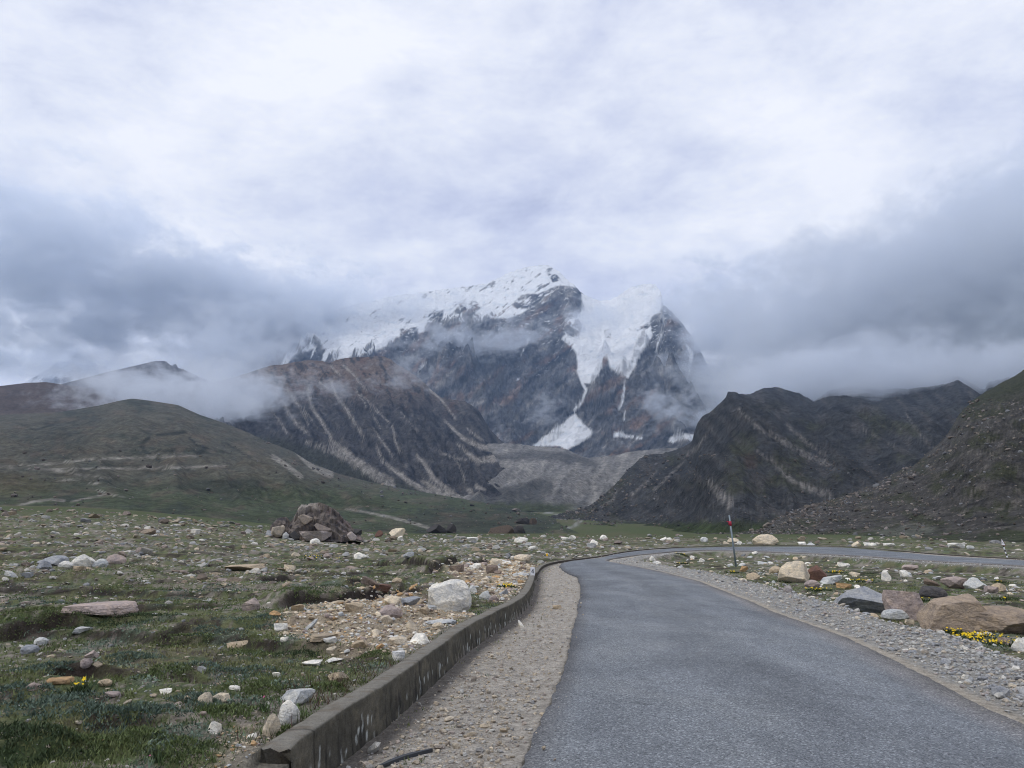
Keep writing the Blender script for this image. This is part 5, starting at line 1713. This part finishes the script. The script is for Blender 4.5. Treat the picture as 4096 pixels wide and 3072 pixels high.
# ------------------------------------------------------------------ low plants
leaf_mat = attr_mat('leaves', var=((30, 0.8, 1.2),), rough=0.7, spec=0.25)


def blades(name, P, hgt, wid, lean, colr, label):
    n = len(P)
    a = rng.uniform(0, 6.283, n)
    ca, sa = np.cos(a), np.sin(a)
    b = rng.uniform(0, 6.283, n)
    V = np.empty((n, 3, 3))
    V[:, 0] = P + np.stack([ca * wid / 2, sa * wid / 2, -0.004 + 0 * ca], 1)
    V[:, 1] = P - np.stack([ca * wid / 2, sa * wid / 2, 0.004 + 0 * ca], 1)
    V[:, 2] = P + np.stack([np.cos(b) * lean * hgt, np.sin(b) * lean * hgt, hgt], 1)
    o = mk(name, V.reshape(-1, 3), np.arange(n * 3).reshape(-1, 3), leaf_mat, np.repeat(colr, 3, 0), smooth=False)
    tag(o, label, kind='stuff')
    return o


def veg_colour(X, Y, n):
    blue = fbm(X * 1.1 + 40, Y * 1.1, 4, 74)
    big = fbm(X * 0.35, Y * 0.35, 4, 71)
    c = np.tile(np.array([(0.135, 0.155, 0.060)]), (n, 1))
    c = mixa(c, (0.175, 0.170, 0.078), sstep(0, 0.4, big))
    c = mixa(c, (0.068, 0.105, 0.036), sstep(0, 0.4, -big))
    c = mixa(c, (0.125, 0.165, 0.125), 0.9 * sstep(0.14, 0.32, blue))
    return c * rng.uniform(0.6, 1.6, (n, 1))


# turf tufts
X, Y = scatter_candidates(70000, 3.2, 42)
Z, g = ground(X, Y)
pt = np.where(g['field'] & (g['sw'] > 0.25) | (g['right'] & (g['rd'] > 2.3)), 1.0, np.where((~g['field']) & (~g['right']) & (~g['ins']) & (g['wd'] < 0.7), 0.04, 0))
pt = pt * (1 - 0.93 * stony(X, Y)) * (0.10 + 0.90 * sstep(-0.12, 0.30, fbm(X * 0.9, Y * 0.9, 4, 531))) * (1 - 0.9 * g['soil'])
keep = rng.rand(len(X)) < pt
X, Y, Z, r = X[keep], Y[keep], Z[keep], g['r'][keep]
rep = 6
n = len(X) * rep
Xr, Yr, Zr, r_ = [np.repeat(a, rep) for a in (X, Y, Z, r)]
spread = 0.012 + 0.004 * r_
Pp = np.stack([Xr + rng.normal(0, 1, n) * spread, Yr + rng.normal(0, 1, n) * spread, Zr], 1)
hh = rng.uniform(0.010, 0.038, n) * (1 + 0.8 * np.repeat(rng.rand(len(X)) ** 5, rep)) * (1 + 0.015 * r_)
blades('grass', Pp, hh, (0.004 + 0.0011 * r_) * rng.uniform(0.7, 1.4, n), rng.uniform(0.1, 0.9, n), veg_colour(Xr, Yr, n), 'short alpine turf of mixed greens over the meadow')

# leafy mats and cushions
X, Y = scatter_candidates(120000, 3.2, 20, -36, 36)
Z, g = ground(X, Y)
cush = fbm(X * 1.1 + 40, Y * 1.1, 4, 74)
pt = np.where(g['field'] & (g['sw'] > 0.3) | (g['right'] & (g['rd'] > 2.4)), 0.16 + 0.8 * sstep(0.1, 0.3, cush), 0) * (1 - stony(X, Y))
keep = rng.rand(len(X)) < pt
X, Y, Z, r, cush = X[keep], Y[keep], Z[keep], g['r'][keep], cush[keep]
n = len(X)
dome = 0.05 * sstep(0.12, 0.4, cush)
blades('cushion_plants', np.stack([X, Y, Z + dome * rng.uniform(0.3, 1, n)], 1), rng.uniform(0.006, 0.022, n), rng.uniform(0.012, 0.026, n) * (0.7 + 0.06 * r), rng.uniform(0.6, 1.6, n), veg_colour(X, Y, n) * 1.05, 'low blue green cushion plants and leafy mats')

# raised cushions of blue green and dark shrublets
vs_, cs_ = [], []
for px_, py_, rad_, hgt_, cc_ in [(60, 706, 46, 0.10, 't'), (112, 716, 30, 0.08, 't'), (232, 674, 42, 0.07, 't'), (152, 712, 26, 0.07, 't'), (132, 657, 22, 0.06, 't'), (48, 668, 26, 0.07, 't'), (20, 694, 26, 0.08, 't'), (200, 700, 24, 0.06, 't'), (286, 738, 16, 0.09, 'g'), (14, 735, 34, 0.13, 'd'), (45, 752, 40, 0.12, 'd'), (95, 748, 34, 0.09, 'g'), (140, 738, 30, 0.08, 'g'), (180, 752, 32, 0.08, 'g'), (108, 624, 40, 0.10, 'd'), (140, 618, 26, 0.08, 'd'), (60, 620, 24, 0.08, 'g'), (18, 618, 30, 0.09, 'g'), (215, 632, 26, 0.05, 't'), (182, 644, 26, 0.05, 'g'), (250, 655, 26, 0.06, 'g'), (300, 655, 22, 0.08, 'd'), (262, 622, 22, 0.06, 't'), (160, 676, 30, 0.06, 'g'), (262, 690, 26, 0.07, 'g'), (225, 712, 26, 0.07, 'g'), (330, 690, 18, 0.08, 'g'), (375, 655, 16, 0.06, 'g'), (178, 600, 26, 0.06, 't'), (215, 590, 24, 0.06, 't'), (120, 590, 26, 0.06, 'g'), (40, 600, 26, 0.06, 't'), (330, 588, 30, 0.07, 'd'), (300, 592, 20, 0.07, 'g'), (905, 596, 14, 0.07, 'd'), (1010, 600, 16, 0.08, 'd'), (860, 574, 16, 0.07, 'd'), (990, 628, 26, 0.09, 'd')]:
    c = hit(px_, py_)
    rw = rad_ / FPX * math.hypot(c[0], c[1])
    n = int(260 + 26 * rad_)
    a_, q_ = rng.uniform(0, 6.283, n), np.sqrt(rng.rand(n))
    wob = 1 + 0.3 * np.sin(a_ * 3 + px_) + 0.2 * np.sin(a_ * 5 + py_)
    x_, y_ = c[0] + np.cos(a_) * q_ * rw * wob, c[1] + np.sin(a_) * q_ * rw * 0.9 * wob
    z_, g_ = ground(x_, y_)
    lump = 0.6 + 0.4 * pn(x_ * 7, y_ * 7, 551)
    z_ = z_ + hgt_ * (1 - q_ ** 2) * lump * (0.75 + 0.25 * rng.rand(n))
    kcol = {'t': (0.105, 0.145, 0.108), 'g': (0.110, 0.140, 0.050), 'd': (0.050, 0.072, 0.030)}[cc_]
    k_ = g_['sw'] > 0.25 if c[0] < 2 else g_['rd'] > 2.0
    vs_.append(np.stack([x_, y_, z_], 1)[k_])
    cs_.append((np.array([kcol]) * rng.uniform(0.5, 1.4, (n, 1)))[k_])
vs_, cs_ = np.vstack(vs_), np.vstack(cs_)
n = len(vs_)
rv_ = np.hypot(vs_[:, 0], vs_[:, 1])
blades('shrublets', vs_, rng.uniform(0.008, 0.030, n), rng.uniform(0.008, 0.016, n) * (0.7 + 0.06 * rv_), rng.uniform(0.3, 1.3, n), cs_, 'raised cushions of blue green and dark leafy shrublets')

# tall dry grass at the wall end
cl = [hit(*q) for q in [(345, 690), (360, 684), (318, 704), (335, 700), (300, 690), (372, 676), (325, 685), (350, 672), (385, 668), (262, 742), (300, 735)]]
X = np.concatenate([rng.normal(c[0], 0.10, 34) for c in cl])
Y = np.concatenate([rng.normal(c[1], 0.10, 34) for c in cl])
Z, g = ground(X, Y)
k = g['sw'] > 0.2
X, Y, Z = X[k], Y[k], Z[k]
n = len(X)
dc = np.where(rng.rand(n, 1) < 0.4, np.array([[0.10, 0.055, 0.045]]), np.where(rng.rand(n, 1) < 0.5, np.array([[0.13, 0.115, 0.05]]), np.array([[0.07, 0.09, 0.035]]))) * rng.uniform(0.6, 1.3, (n, 1))
blades('dry_grass', np.stack([X, Y, Z], 1), rng.uniform(0.07, 0.19, n), rng.uniform(0.005, 0.011, n), rng.uniform(0.2, 0.9, n), dc, 'taller reddish dry grass along the back of the wall')

# tiny white blossoms in the turf
X, Y = scatter_candidates(2600, 4, 18, -34, -4)
Z, g = ground(X, Y)
k = g['field'] & (g['sw'] > 0.5) & (fbm(X * 0.8, Y * 0.8, 3, 541) > 0.16) & (stony(X, Y) < 0.2)
X, Y, Z = X[k], Y[k], Z[k]
n = len(X)
blades('white_blossoms', np.stack([X, Y, Z + 0.03], 1), rng.uniform(0.004, 0.010, n), rng.uniform(0.012, 0.020, n), rng.uniform(0.5, 1.2, n), np.tile([[0.55, 0.57, 0.52]], (n, 1)) * rng.uniform(0.6, 1.1, (n, 1)), 'tiny white blossoms in the turf')

# clumps of yellow flowers: foliage and blossoms
petal = plain_mat('yellow_petals', (0.72, 0.50, 0.012), 0.6, 0.2, 0.18, 60)
pink_petal = plain_mat('pink_petals', (0.55, 0.10, 0.26), 0.6, 0.2, 0.15, 60)


def flower_clump(px, py, wpx, nfl, label, name='yellow_flower_clump', pm=petal, fs=0.018, group='yellow flower clumps', nl=160):
    c = hit(px, py)
    r = math.hypot(c[0], c[1])
    w = wpx / FPX * r
    o = empty(name, c)
    tag(o, label, 'flowers', group)
    lx, ly = rng.normal(0, w * 0.32, nl), rng.normal(0, max(w * 0.28, 0.05), nl)
    lz = ground(lx + c[0], ly + c[1])[0] - c[2]
    n = nl
    a, b = rng.uniform(0, 6.283, n), rng.uniform(0, 6.283, n)
    h = rng.uniform(0.03, 0.10, n)
    wd = rng.uniform(0.008, 0.02, n) * (0.6 + 0.05 * r)
    P = np.stack([lx, ly, lz], 1)
    V = np.empty((n, 3, 3))
    V[:, 0] = P + np.stack([np.cos(a) * wd, np.sin(a) * wd, 0 * a], 1)
    V[:, 1] = P - np.stack([np.cos(a) * wd, np.sin(a) * wd, 0 * a], 1)
    V[:, 2] = P + np.stack([np.cos(b) * h * 0.7, np.sin(b) * h * 0.7, h], 1)
    mk('foliage', V.reshape(-1, 3), np.arange(n * 3).reshape(-1, 3), leaf_mat, np.repeat(np.array([[0.035, 0.055, 0.02]]) * rng.uniform(0.6, 1.5, (n, 1)), 3, 0), smooth=False, parent=o)
    vs, fcs = [], []
    for i in range(nfl):
        fx, fy = rng.normal(0, w * 0.26), rng.normal(0, max(w * 0.22, 0.04))
        fz = float(ground(np.array([fx + c[0]]), np.array([fy + c[1]]))[0][0]) - c[2] + rng.uniform(0.06, 0.12)
        rad = fs * rng.uniform(0.7, 1.25) * (0.75 + 0.025 * r)
        tx, ty = rng.normal(0, 0.35) + fx * 0, -0.55 + rng.normal(0, 0.3)
        k0 = len(vs)
        vs.append((fx, fy, fz - rad * 0.2))
        for q in range(10):
            aa = q * math.pi / 5
            rr_ = rad * (1.0 if q % 2 == 0 else 0.55)
            x, y = math.cos(aa) * rr_, math.sin(aa) * rr_
            vs.append((fx + x, fy + y, fz + x * tx * 0.6 - y * ty * 0.9))
        fcs += [(k0, k0 + 1 + q, k0 + 1 + (q + 1) % 10) for q in range(10)]
    b_ = mk('blossoms', np.array(vs), np.array(fcs), pm, None, False, o)
    b_['kind'] = 'stuff'
    return o


for a in [(972, 639, 40, 110, 'large clump of yellow flowers in front of the lichen covered boulder'), (996, 645, 26, 40, 'yellow flowers around the pinkish tan stone'), (955, 634, 16, 12, 'yellow flowers at the foot of the huge brown block'), (790, 583, 18, 22, 'yellow flowers at the foot of the rounded tan boulder'),
          (819, 591, 18, 22, 'yellow flowers on the verge left of the layered grey boulder'), (836, 573, 14, 26, 'tall yellow flowers beside the dark reddish boulder'), (860, 582, 20, 22, 'row of yellow flowers behind the layered grey boulder'), (1000, 583, 9, 10, 'small yellow clump on top of the tan boulder'),
          (921, 601, 8, 8, 'yellow flowers squeezed between slab and huge block'), (733, 573, 9, 10, 'yellow flowers below the steel pole'), (682, 555, 8, 8, 'far yellow clump inside the bend'), (682, 564, 8, 9, 'yellow clump among rubble inside the bend'), (507, 588, 15, 26, 'yellow flowers by the wall near the bluish grey stone'),
          (318, 559, 40, 16, 'thin spread of yellow flowers on the far turf'), (1004, 601, 9, 6, 'few yellow flowers right of the huge brown block'), (79, 694, 14, 5, 'few yellow flowers in the nearest turf')]:
    flower_clump(*a)
for a in [(263, 712, 4, 2, 'two tiny pink flowers beside the white wedge'), (159, 763, 4, 1, 'single pink flower in the nearest grass')]:
    flower_clump(*a, name='pink_flower_clump', pm=pink_petal, fs=0.009, group='pink flower clumps', nl=14)
# ------------------------------------------------------------------ roadside furniture
def tube(p0, p1, r0, r1, n=10, cap=True):
    p0, p1 = Vector(p0), Vector(p1)
    d = (p1 - p0).normalized()
    a = d.orthogonal().normalized()
    b = d.cross(a)
    V = []
    for p, r in ((p0, r0), (p1, r1)):
        for i in range(n):
            t = 2 * math.pi * i / n
            V.append(tuple(p + (a * math.cos(t) + b * math.sin(t)) * r))
    F = [(i, (i + 1) % n, n + (i + 1) % n, n + i) for i in range(n)]
    if cap:
        F += [tuple(range(n - 1, -1, -1)), tuple(range(n, 2 * n))]
    return V, F


def prism(P, y0, y1):
    """polygon P in x, z extruded along y."""
    n = len(P)
    V = [(x, y0, z) for x, z in P] + [(x, y1, z) for x, z in P]
    F = [tuple(range(n)), tuple(range(2 * n - 1, n - 1, -1))] + [(i, n + i, n + (i + 1) % n, (i + 1) % n) for i in range(n)]
    return V, F


steel = plain_mat('galvanised_steel', (0.21, 0.25, 0.27), 0.5, 0.4, 0.15, 25, 0.3)
redp = plain_mat('red_tape', (0.40, 0.03, 0.06), 0.6, 0.3, 0.12, 40)
whitep = plain_mat('white_paint', (0.74, 0.74, 0.76), 0.6, 0.3, 0.10, 14)
blackp = plain_mat('black_paint', (0.020, 0.020, 0.022), 0.6, 0.3, 0.2, 30)
yellp = plain_mat('yellow_paint', (0.62, 0.36, 0.02), 0.6, 0.3, 0.15, 20)
maroon = plain_mat('dark_red_paint', (0.16, 0.025, 0.045), 0.6, 0.3, 0.15, 30)
rubber = plain_mat('black_rubber', (0.028, 0.030, 0.034), 0.55, 0.4, 0.25, 12)


def scale_at(p):
    return (p[1] * CP + (p[2] - HC) * SP) / FPX


# tall steel pole with a red tape band
b = hit(736.5, 567)
m = scale_at(b)
o = empty('marker_pole', b, -math.atan2(b[0], b[1]))
tag(o, 'tall thin steel pole with a red tape band near its top', 'pole')
hp_ = 51 * m
lean = -4.6 * m
V, F = tube((0, 0, -0.3), (lean, 0, hp_), 1.05 * m, 0.8 * m, 12)
mk('pole', V, F, steel, parent=o)
za, zc = 0.79 * hp_, 0.88 * hp_
V, F = tube((lean * 0.79, 0, za), (lean * 0.88, 0, zc), 1.2 * m, 1.2 * m, 12)
tape = mk('tape_band', V, F, redp, parent=o)
V, F = prism([(lean * 0.84 - 3.6 * m, zc + 0.1 * m), (lean * 0.84 - 1.0 * m, zc - 0.2 * m), (lean * 0.84 - 1.0 * m, zc - 4.0 * m), (lean * 0.84 - 2.0 * m, zc - 3.4 * m), (lean * 0.84 - 1.9 * m, zc - 1.0 * m), (lean * 0.84 - 3.4 * m, zc - 0.9 * m)], -0.3 * m, 0.3 * m)
mk('tape_end', V, F, redp, parent=o)

# numbered white marker on the wall
b = on_base(532.6, 575.6, float(wall_h(31.0)))
b = (b[0], b[1], float(macro(np.array([b[0]]), np.array([b[1]]))[0] + wall_h(math.hypot(*b)) - 0.01))
m = scale_at(b)
o = empty('number_marker', b, -math.atan2(b[0], b[1]))
tag(o, 'small white marker slab painted with a black figure 4 on the wall', 'marker')
w_, h_ = 4.4 * m, 8.2 * m
V, F = prism([(-w_ / 2, -0.1), (w_ / 2 - 0.15 * m, -0.1), (w_ / 2, h_ - 0.5 * m), (w_ / 2 - 0.5 * m, h_), (-w_ / 2 + 0.5 * m, h_), (-w_ / 2, h_ - 0.4 * m)], -0.04, 0.05)
mk('slab', V, F, whitep, smooth=False, parent=o)
# figure 4: three strokes
st_ = 0.55 * m
ox, oz = -1.1 * m, 2.4 * m
fw, fh = 2.0 * m, 4.0 * m
pts4 = [[(ox + fw * 0.86 - st_ / 2, oz), (ox + fw * 0.86 + st_ / 2, oz), (ox + fw * 0.86 + st_ / 2, oz + fh), (ox + fw * 0.86 - st_ / 2, oz + fh)],
        [(ox - 0.1 * m, oz + fh * 0.24), (ox + fw * 1.18, oz + fh * 0.24), (ox + fw * 1.18, oz + fh * 0.24 + st_), (ox - 0.1 * m, oz + fh * 0.24 + st_)],
        [(ox - 0.1 * m, oz + fh * 0.24 + st_), (ox + 0.45 * m, oz + fh * 0.24 + st_), (ox + fw * 0.86 + st_ / 2, oz + fh), (ox + fw * 0.86 - st_ / 2 - 0.15 * m, oz + fh)]]
V, F = [], []
for i, P in enumerate(pts4):
    v, f = prism(P, -0.046 - 0.001 * i, -0.039)
    F += [tuple(k + len(V) for k in q) for q in f]
    V += v
mk('figure', V, F, blackp, smooth=False, parent=o)

# short yellow post with a white cap stone on the turf
b = hit(547, 557.5)
m = scale_at(b)
o = empty('yellow_post', b, -math.atan2(b[0], b[1]))
tag(o, 'short yellow post with a whitish cap on the turf above the bend', 'post')
V, F = tube((0.1 * m, 0, -0.15), (-0.1 * m, 0, 3.6 * m), 0.85 * m, 1.05 * m, 10)
mk('post', V, F, yellp, parent=o)
V, F = prism([(-2.0 * m, 3.0 * m), (-1.2 * m, 3.9 * m), (0.3 * m, 4.2 * m), (1.5 * m, 3.8 * m), (2.2 * m, 2.6 * m), (1.5 * m, 2.4 * m), (1.0 * m, 3.2 * m), (-1.1 * m, 3.2 * m)], 0.6 * m, 1.6 * m)
mk('cap', V, F, whitep, smooth=False, parent=o)

# triangular warning sign on a striped post
b = hit(1007.6, 558.5)
m = scale_at(b)
o = empty('warning_sign', b, -math.atan2(b[0], b[1]))
tag(o, 'triangular white warning sign with dark red edge on a black and white post', 'sign')
zt = 12.0 * m


def lx(z):
    return -2.4 * m * z / zt


cuts = [-0.25, 0.25 * m, 2.4 * m, 4.1 * m, 6.3 * m, 8.1 * m, 10.6 * m, 12.0 * m]
for i in range(len(cuts) - 1):
    V, F = tube((lx(cuts[i]), 0, cuts[i]), (lx(cuts[i + 1]), 0, cuts[i + 1]), 0.62 * m, 0.62 * m, 10)
    mk('post_band', V, F, whitep if i % 2 else blackp, parent=o)
tri = [(-4.0 * m, 12.7 * m), (-0.3 * m, 12.2 * m), (-3.4 * m, 19.6 * m)]
V, F = prism(tri, -0.9 * m, -0.68 * m)
edge_o = mk('plate', V, F, maroon, smooth=False, parent=o)
cx_, cz_ = sum(p[0] for p in tri) / 3, sum(p[1] for p in tri) / 3
tri2 = [(cx_ + (x - cx_) * 0.82 - 0.10 * m, cz_ + (z - cz_) * 0.84 + 0.15 * m) for x, z in tri]
V, F = prism(tri2, -0.95 * m, -0.905 * m)
mk('plate_face', V, F, whitep, smooth=False, parent=o)
sy = [(cx_ - 0.75 * m, cz_ + 0.1 * m), (cx_ - 0.35 * m, cz_ + 0.05 * m), (cx_ + 0.25 * m, cz_ - 1.0 * m), (cx_ + 0.45 * m, cz_ - 0.85 * m), (cx_ + 0.05 * m, cz_ + 0.25 * m), (cx_ - 0.2 * m, cz_ + 0.8 * m), (cx_ - 0.5 * m, cz_ + 0.5 * m)]
V, F = prism(sy, -0.985 * m, -0.955 * m)
mk('symbol', V, F, blackp, smooth=False, parent=o)

# black rubber strip on the shoulder
q = [hit(*p_) for p_ in [(376, 771), (392, 764.5), (404, 760), (413, 757), (432, 753)]]
V, F = [], []
for i, (x, y, z) in enumerate(q):
    j = min(i + 1, len(q) - 1)
    k_ = max(i - 1, 0)
    t_ = Vector((q[j][0] - q[k_][0], q[j][1] - q[k_][1], 0)).normalized()
    s_ = Vector((-t_.y, t_.x, 0)) * (0.026 if 0 < i < len(q) - 1 else 0.012)
    V += [(x - s_.x, y - s_.y, z + 0.004), (x + s_.x, y + s_.y, z + 0.004), (x + s_.x * 0.8, y + s_.y * 0.8, z + 0.030), (x - s_.x * 0.8, y - s_.y * 0.8, z + 0.030)]
for i in range(len(q) - 1):
    for k in range(4):
        F.append((i * 4 + k, i * 4 + (k + 1) % 4, i * 4 + 4 + (k + 1) % 4, i * 4 + 4 + k))
F += [(3, 2, 1, 0), tuple(len(V) - 4 + k for k in range(4))]
o = mk('rubber_strip', V, F, rubber, smooth=False)
tag(o, 'black rubber strip lying on the gravel by the wall', 'strip')

# ------------------------------------------------------------------ cloud banks and mist (volumes that lie on the mountains)
def cloud_mat(name, dens, nscale, k, bias, soft, rate, aniso=0.3, seed=0.0, col=(0.905, 0.943, 1.0)):
    m = bpy.data.materials.new(name)
    m.use_nodes = True
    t = m.node_tree
    t.nodes.clear()
    out = t.nodes.new('ShaderNodeOutputMaterial')
    pv = t.nodes.new('ShaderNodeVolumePrincipled')
    pv.inputs['Color'].default_value = col + (1,)
    pv.inputs['Anisotropy'].default_value = aniso
    p = t.nodes.new('ShaderNodeTexCoord').outputs['Object']
    ln = t.nodes.new('ShaderNodeVectorMath')
    ln.operation = 'LENGTH'
    t.links.new(p, ln.inputs[0])
    fall = M(t, 'SUBTRACT', 1.0, ln.outputs['Value'])
    pos = mapping(t, t.nodes.new('ShaderNodeNewGeometry').outputs['Position'], loc=(seed, seed * 1.7, seed * 0.3), sc=(nscale, nscale, nscale * 1.5))
    nz = noise(t, pos, 1.0, 5, 0.62, 0.4)
    nf = noise(t, mapping(t, pos, loc=(5, 3, 1)), 4.2, 3, 0.62, 0.3)
    d = M(t, 'ADD', fall, M(t, 'MULTIPLY', M(t, 'SUBTRACT', nz, 0.5), k))
    d = M(t, 'ADD', d, M(t, 'MULTIPLY', M(t, 'SUBTRACT', nf, 0.5), 0.42 * k))
    d = M(t, 'SUBTRACT', d, bias)
    mr = t.nodes.new('ShaderNodeMapRange')
    mr.interpolation_type = 'SMOOTHSTEP'
    mr.inputs['From Min'].default_value = 0.0
    mr.inputs['From Max'].default_value = soft
    t.links.new(d, mr.inputs['Value'])
    edge = M(t, 'MULTIPLY', fall, 6.0, clamp=True)
    dd = M(t, 'MULTIPLY', M(t, 'MULTIPLY', mr.outputs[0], edge), dens)
    t.links.new(dd, pv.inputs['Density'])
    t.links.new(pv.outputs[0], out.inputs['Volume'])
    m.cycles.volume_step_rate = rate
    return m


_cv, _cf = ico(2)
CLOUD_ME = mesh_data('cloud', _cv * 1.03, _cf)
_cloud_n = [0]


def cloud(name, px, py, dist, hw, hh, depth, dens, cell=0.9, k=2.4, bias=0.42, soft=0.45, rate=0.3, roll=0.0, label=None):
    dx, dy, dz = ray(px, py)
    s = dist / math.hypot(dx, dy)
    _cloud_n[0] += 1
    me = CLOUD_ME.copy()
    me.materials.append(cloud_mat('cloud_%d' % _cloud_n[0], dens, 1 / (cell * hh / FPX * dist), k, bias, soft, rate, seed=13.7 * _cloud_n[0]))
    o = link(name, me)
    o.location = (dx * s, dy * s, HC + dz * s)
    o.scale = (hw / FPX * dist * 1.02, depth, hh / FPX * dist * 1.02)
    o.rotation_euler = (0, roll, -math.atan2(dx, dy))
    tag(o, label, kind='stuff')
    return o


# px, py, distance, half width, half height (photograph pixels), depth, density
cloud('cloud_bank', 30, 262, 5600, 225, 120, 800, 0.0046, 0.5, k=2.5, bias=0.34, soft=0.36, label='tall grey cloud bank at the left edge of the sky')
cloud('cloud_bank', 215, 298, 5300, 220, 80, 600, 0.0058, 0.6, k=2.6, bias=0.36, soft=0.36, label='grey cloud bank reaching to the snow mountain from the left')
cloud('cloud_bank', 232, 355, 4600, 95, 62, 330, 0.0065, 0.7, k=2.0, bias=0.24, soft=0.45, label='pale cloud lying on the left flank of the snow mountain')
cloud('cloud_bank', 264, 338, 5000, 72, 56, 260, 0.0085, 0.7, k=2.0, bias=0.22, soft=0.42, label='torn cloud against the left shoulder of the snow mountain')
cloud('cloud_bank', 945, 300, 2700, 290, 128, 620, 0.0080, 0.5, k=2.0, bias=0.20, soft=0.36, roll=RAD(-16), label='dark grey cloud bank above the dark peak')
cloud('cloud_bank', 865, 384, 1880, 190, 56, 250, 0.0150, 0.8, k=1.7, bias=0.18, soft=0.5, label='cloud hiding the crest behind the dark peak')
cloud('cloud_bank', 755, 366, 4200, 102, 128, 420, 0.0085, 0.45, k=2.1, bias=0.22, soft=0.38, label='cloud hiding the shoulder of the snow mountain')
cloud('mist', 78, 364, 6300, 90, 28, 300, 0.0065, 1.2, k=1.8, bias=0.18, soft=0.5, label='veil of cloud over the small far snow peak')
cloud('mist', 165, 396, 1900, 140, 48, 240, 0.0120, 0.7, k=2.2, bias=0.34, soft=0.45, label='low mist lying behind the green hill')
cloud('mist', 235, 394, 2250, 75, 48, 200, 0.0120, 0.6, k=2.0, bias=0.28, soft=0.45, label='mist at the end of the brown ridge')
cloud('mist', 475, 338, 4600, 125, 40, 230, 0.0080, 0.8, k=2.5, bias=0.42, soft=0.45, roll=RAD(-8), label='band of mist across the face of the snow mountain')
cloud('mist', 590, 320, 4550, 95, 34, 210, 0.0070, 0.8, k=2.5, bias=0.46, soft=0.45, roll=RAD(-4), label='trailing end of the mist band below the summit')
cloud('mist', 320, 388, 2330, 110, 34, 120, 0.0080, 0.6, k=2.9, bias=0.62, soft=0.5, label='thin mist over the crest of the brown ridge')
cloud('mist', 412, 374, 2400, 58, 34, 120, 0.0085, 0.6, k=2.7, bias=0.52, soft=0.5, label='wisp at the shoulder of the brown ridge')
cloud('mist', 672, 412, 3500, 72, 40, 220, 0.0085, 0.6, k=2.7, bias=0.50, soft=0.5, label='puff of mist below the buttress')
cloud('mist', 546, 408, 3700, 40, 34, 160, 0.0060, 0.6, k=2.7, bias=0.52, soft=0.5, label='faint wisp above the snow cone')
cloud('mist', 330, 300, 5250, 190, 52, 300, 0.0046, 0.8, k=2.3, bias=0.36, soft=0.45, label='pale mist over the snow field')
cloud('mist', 692, 298, 4850, 75, 58, 270, 0.0060, 0.7, k=2.2, bias=0.34, soft=0.45, label='wisp beside the second summit')

# ------------------------------------------------------------------ haze in the air
hz = bpy.data.materials.new('haze')
hz.use_nodes = True
ht = hz.node_tree
ht.nodes.clear()
ho = ht.nodes.new('ShaderNodeOutputMaterial')
hp = ht.nodes.new('ShaderNodeVolumePrincipled')
hp.inputs['Color'].default_value = (0.46, 0.66, 1.0, 1)
hp.inputs['Density'].default_value = 0.000052
hp.inputs['Anisotropy'].default_value = 0.2
ht.links.new(hp.outputs[0], ho.inputs['Volume'])
hx, hy0, hy1, hz0, hz1 = 9600, -9600, 9700, -60, 2150
hv = [(x, y, z) for z in (hz0, hz1) for y in (hy0, hy1) for x in (-hx, hx)]
hf = [(0, 2, 3, 1), (4, 5, 7, 6), (0, 1, 5, 4), (2, 6, 7, 3), (0, 4, 6, 2), (1, 3, 7, 5)]
h_o = mk('haze', hv, hf, hz, smooth=False)
tag(h_o, kind='stuff')
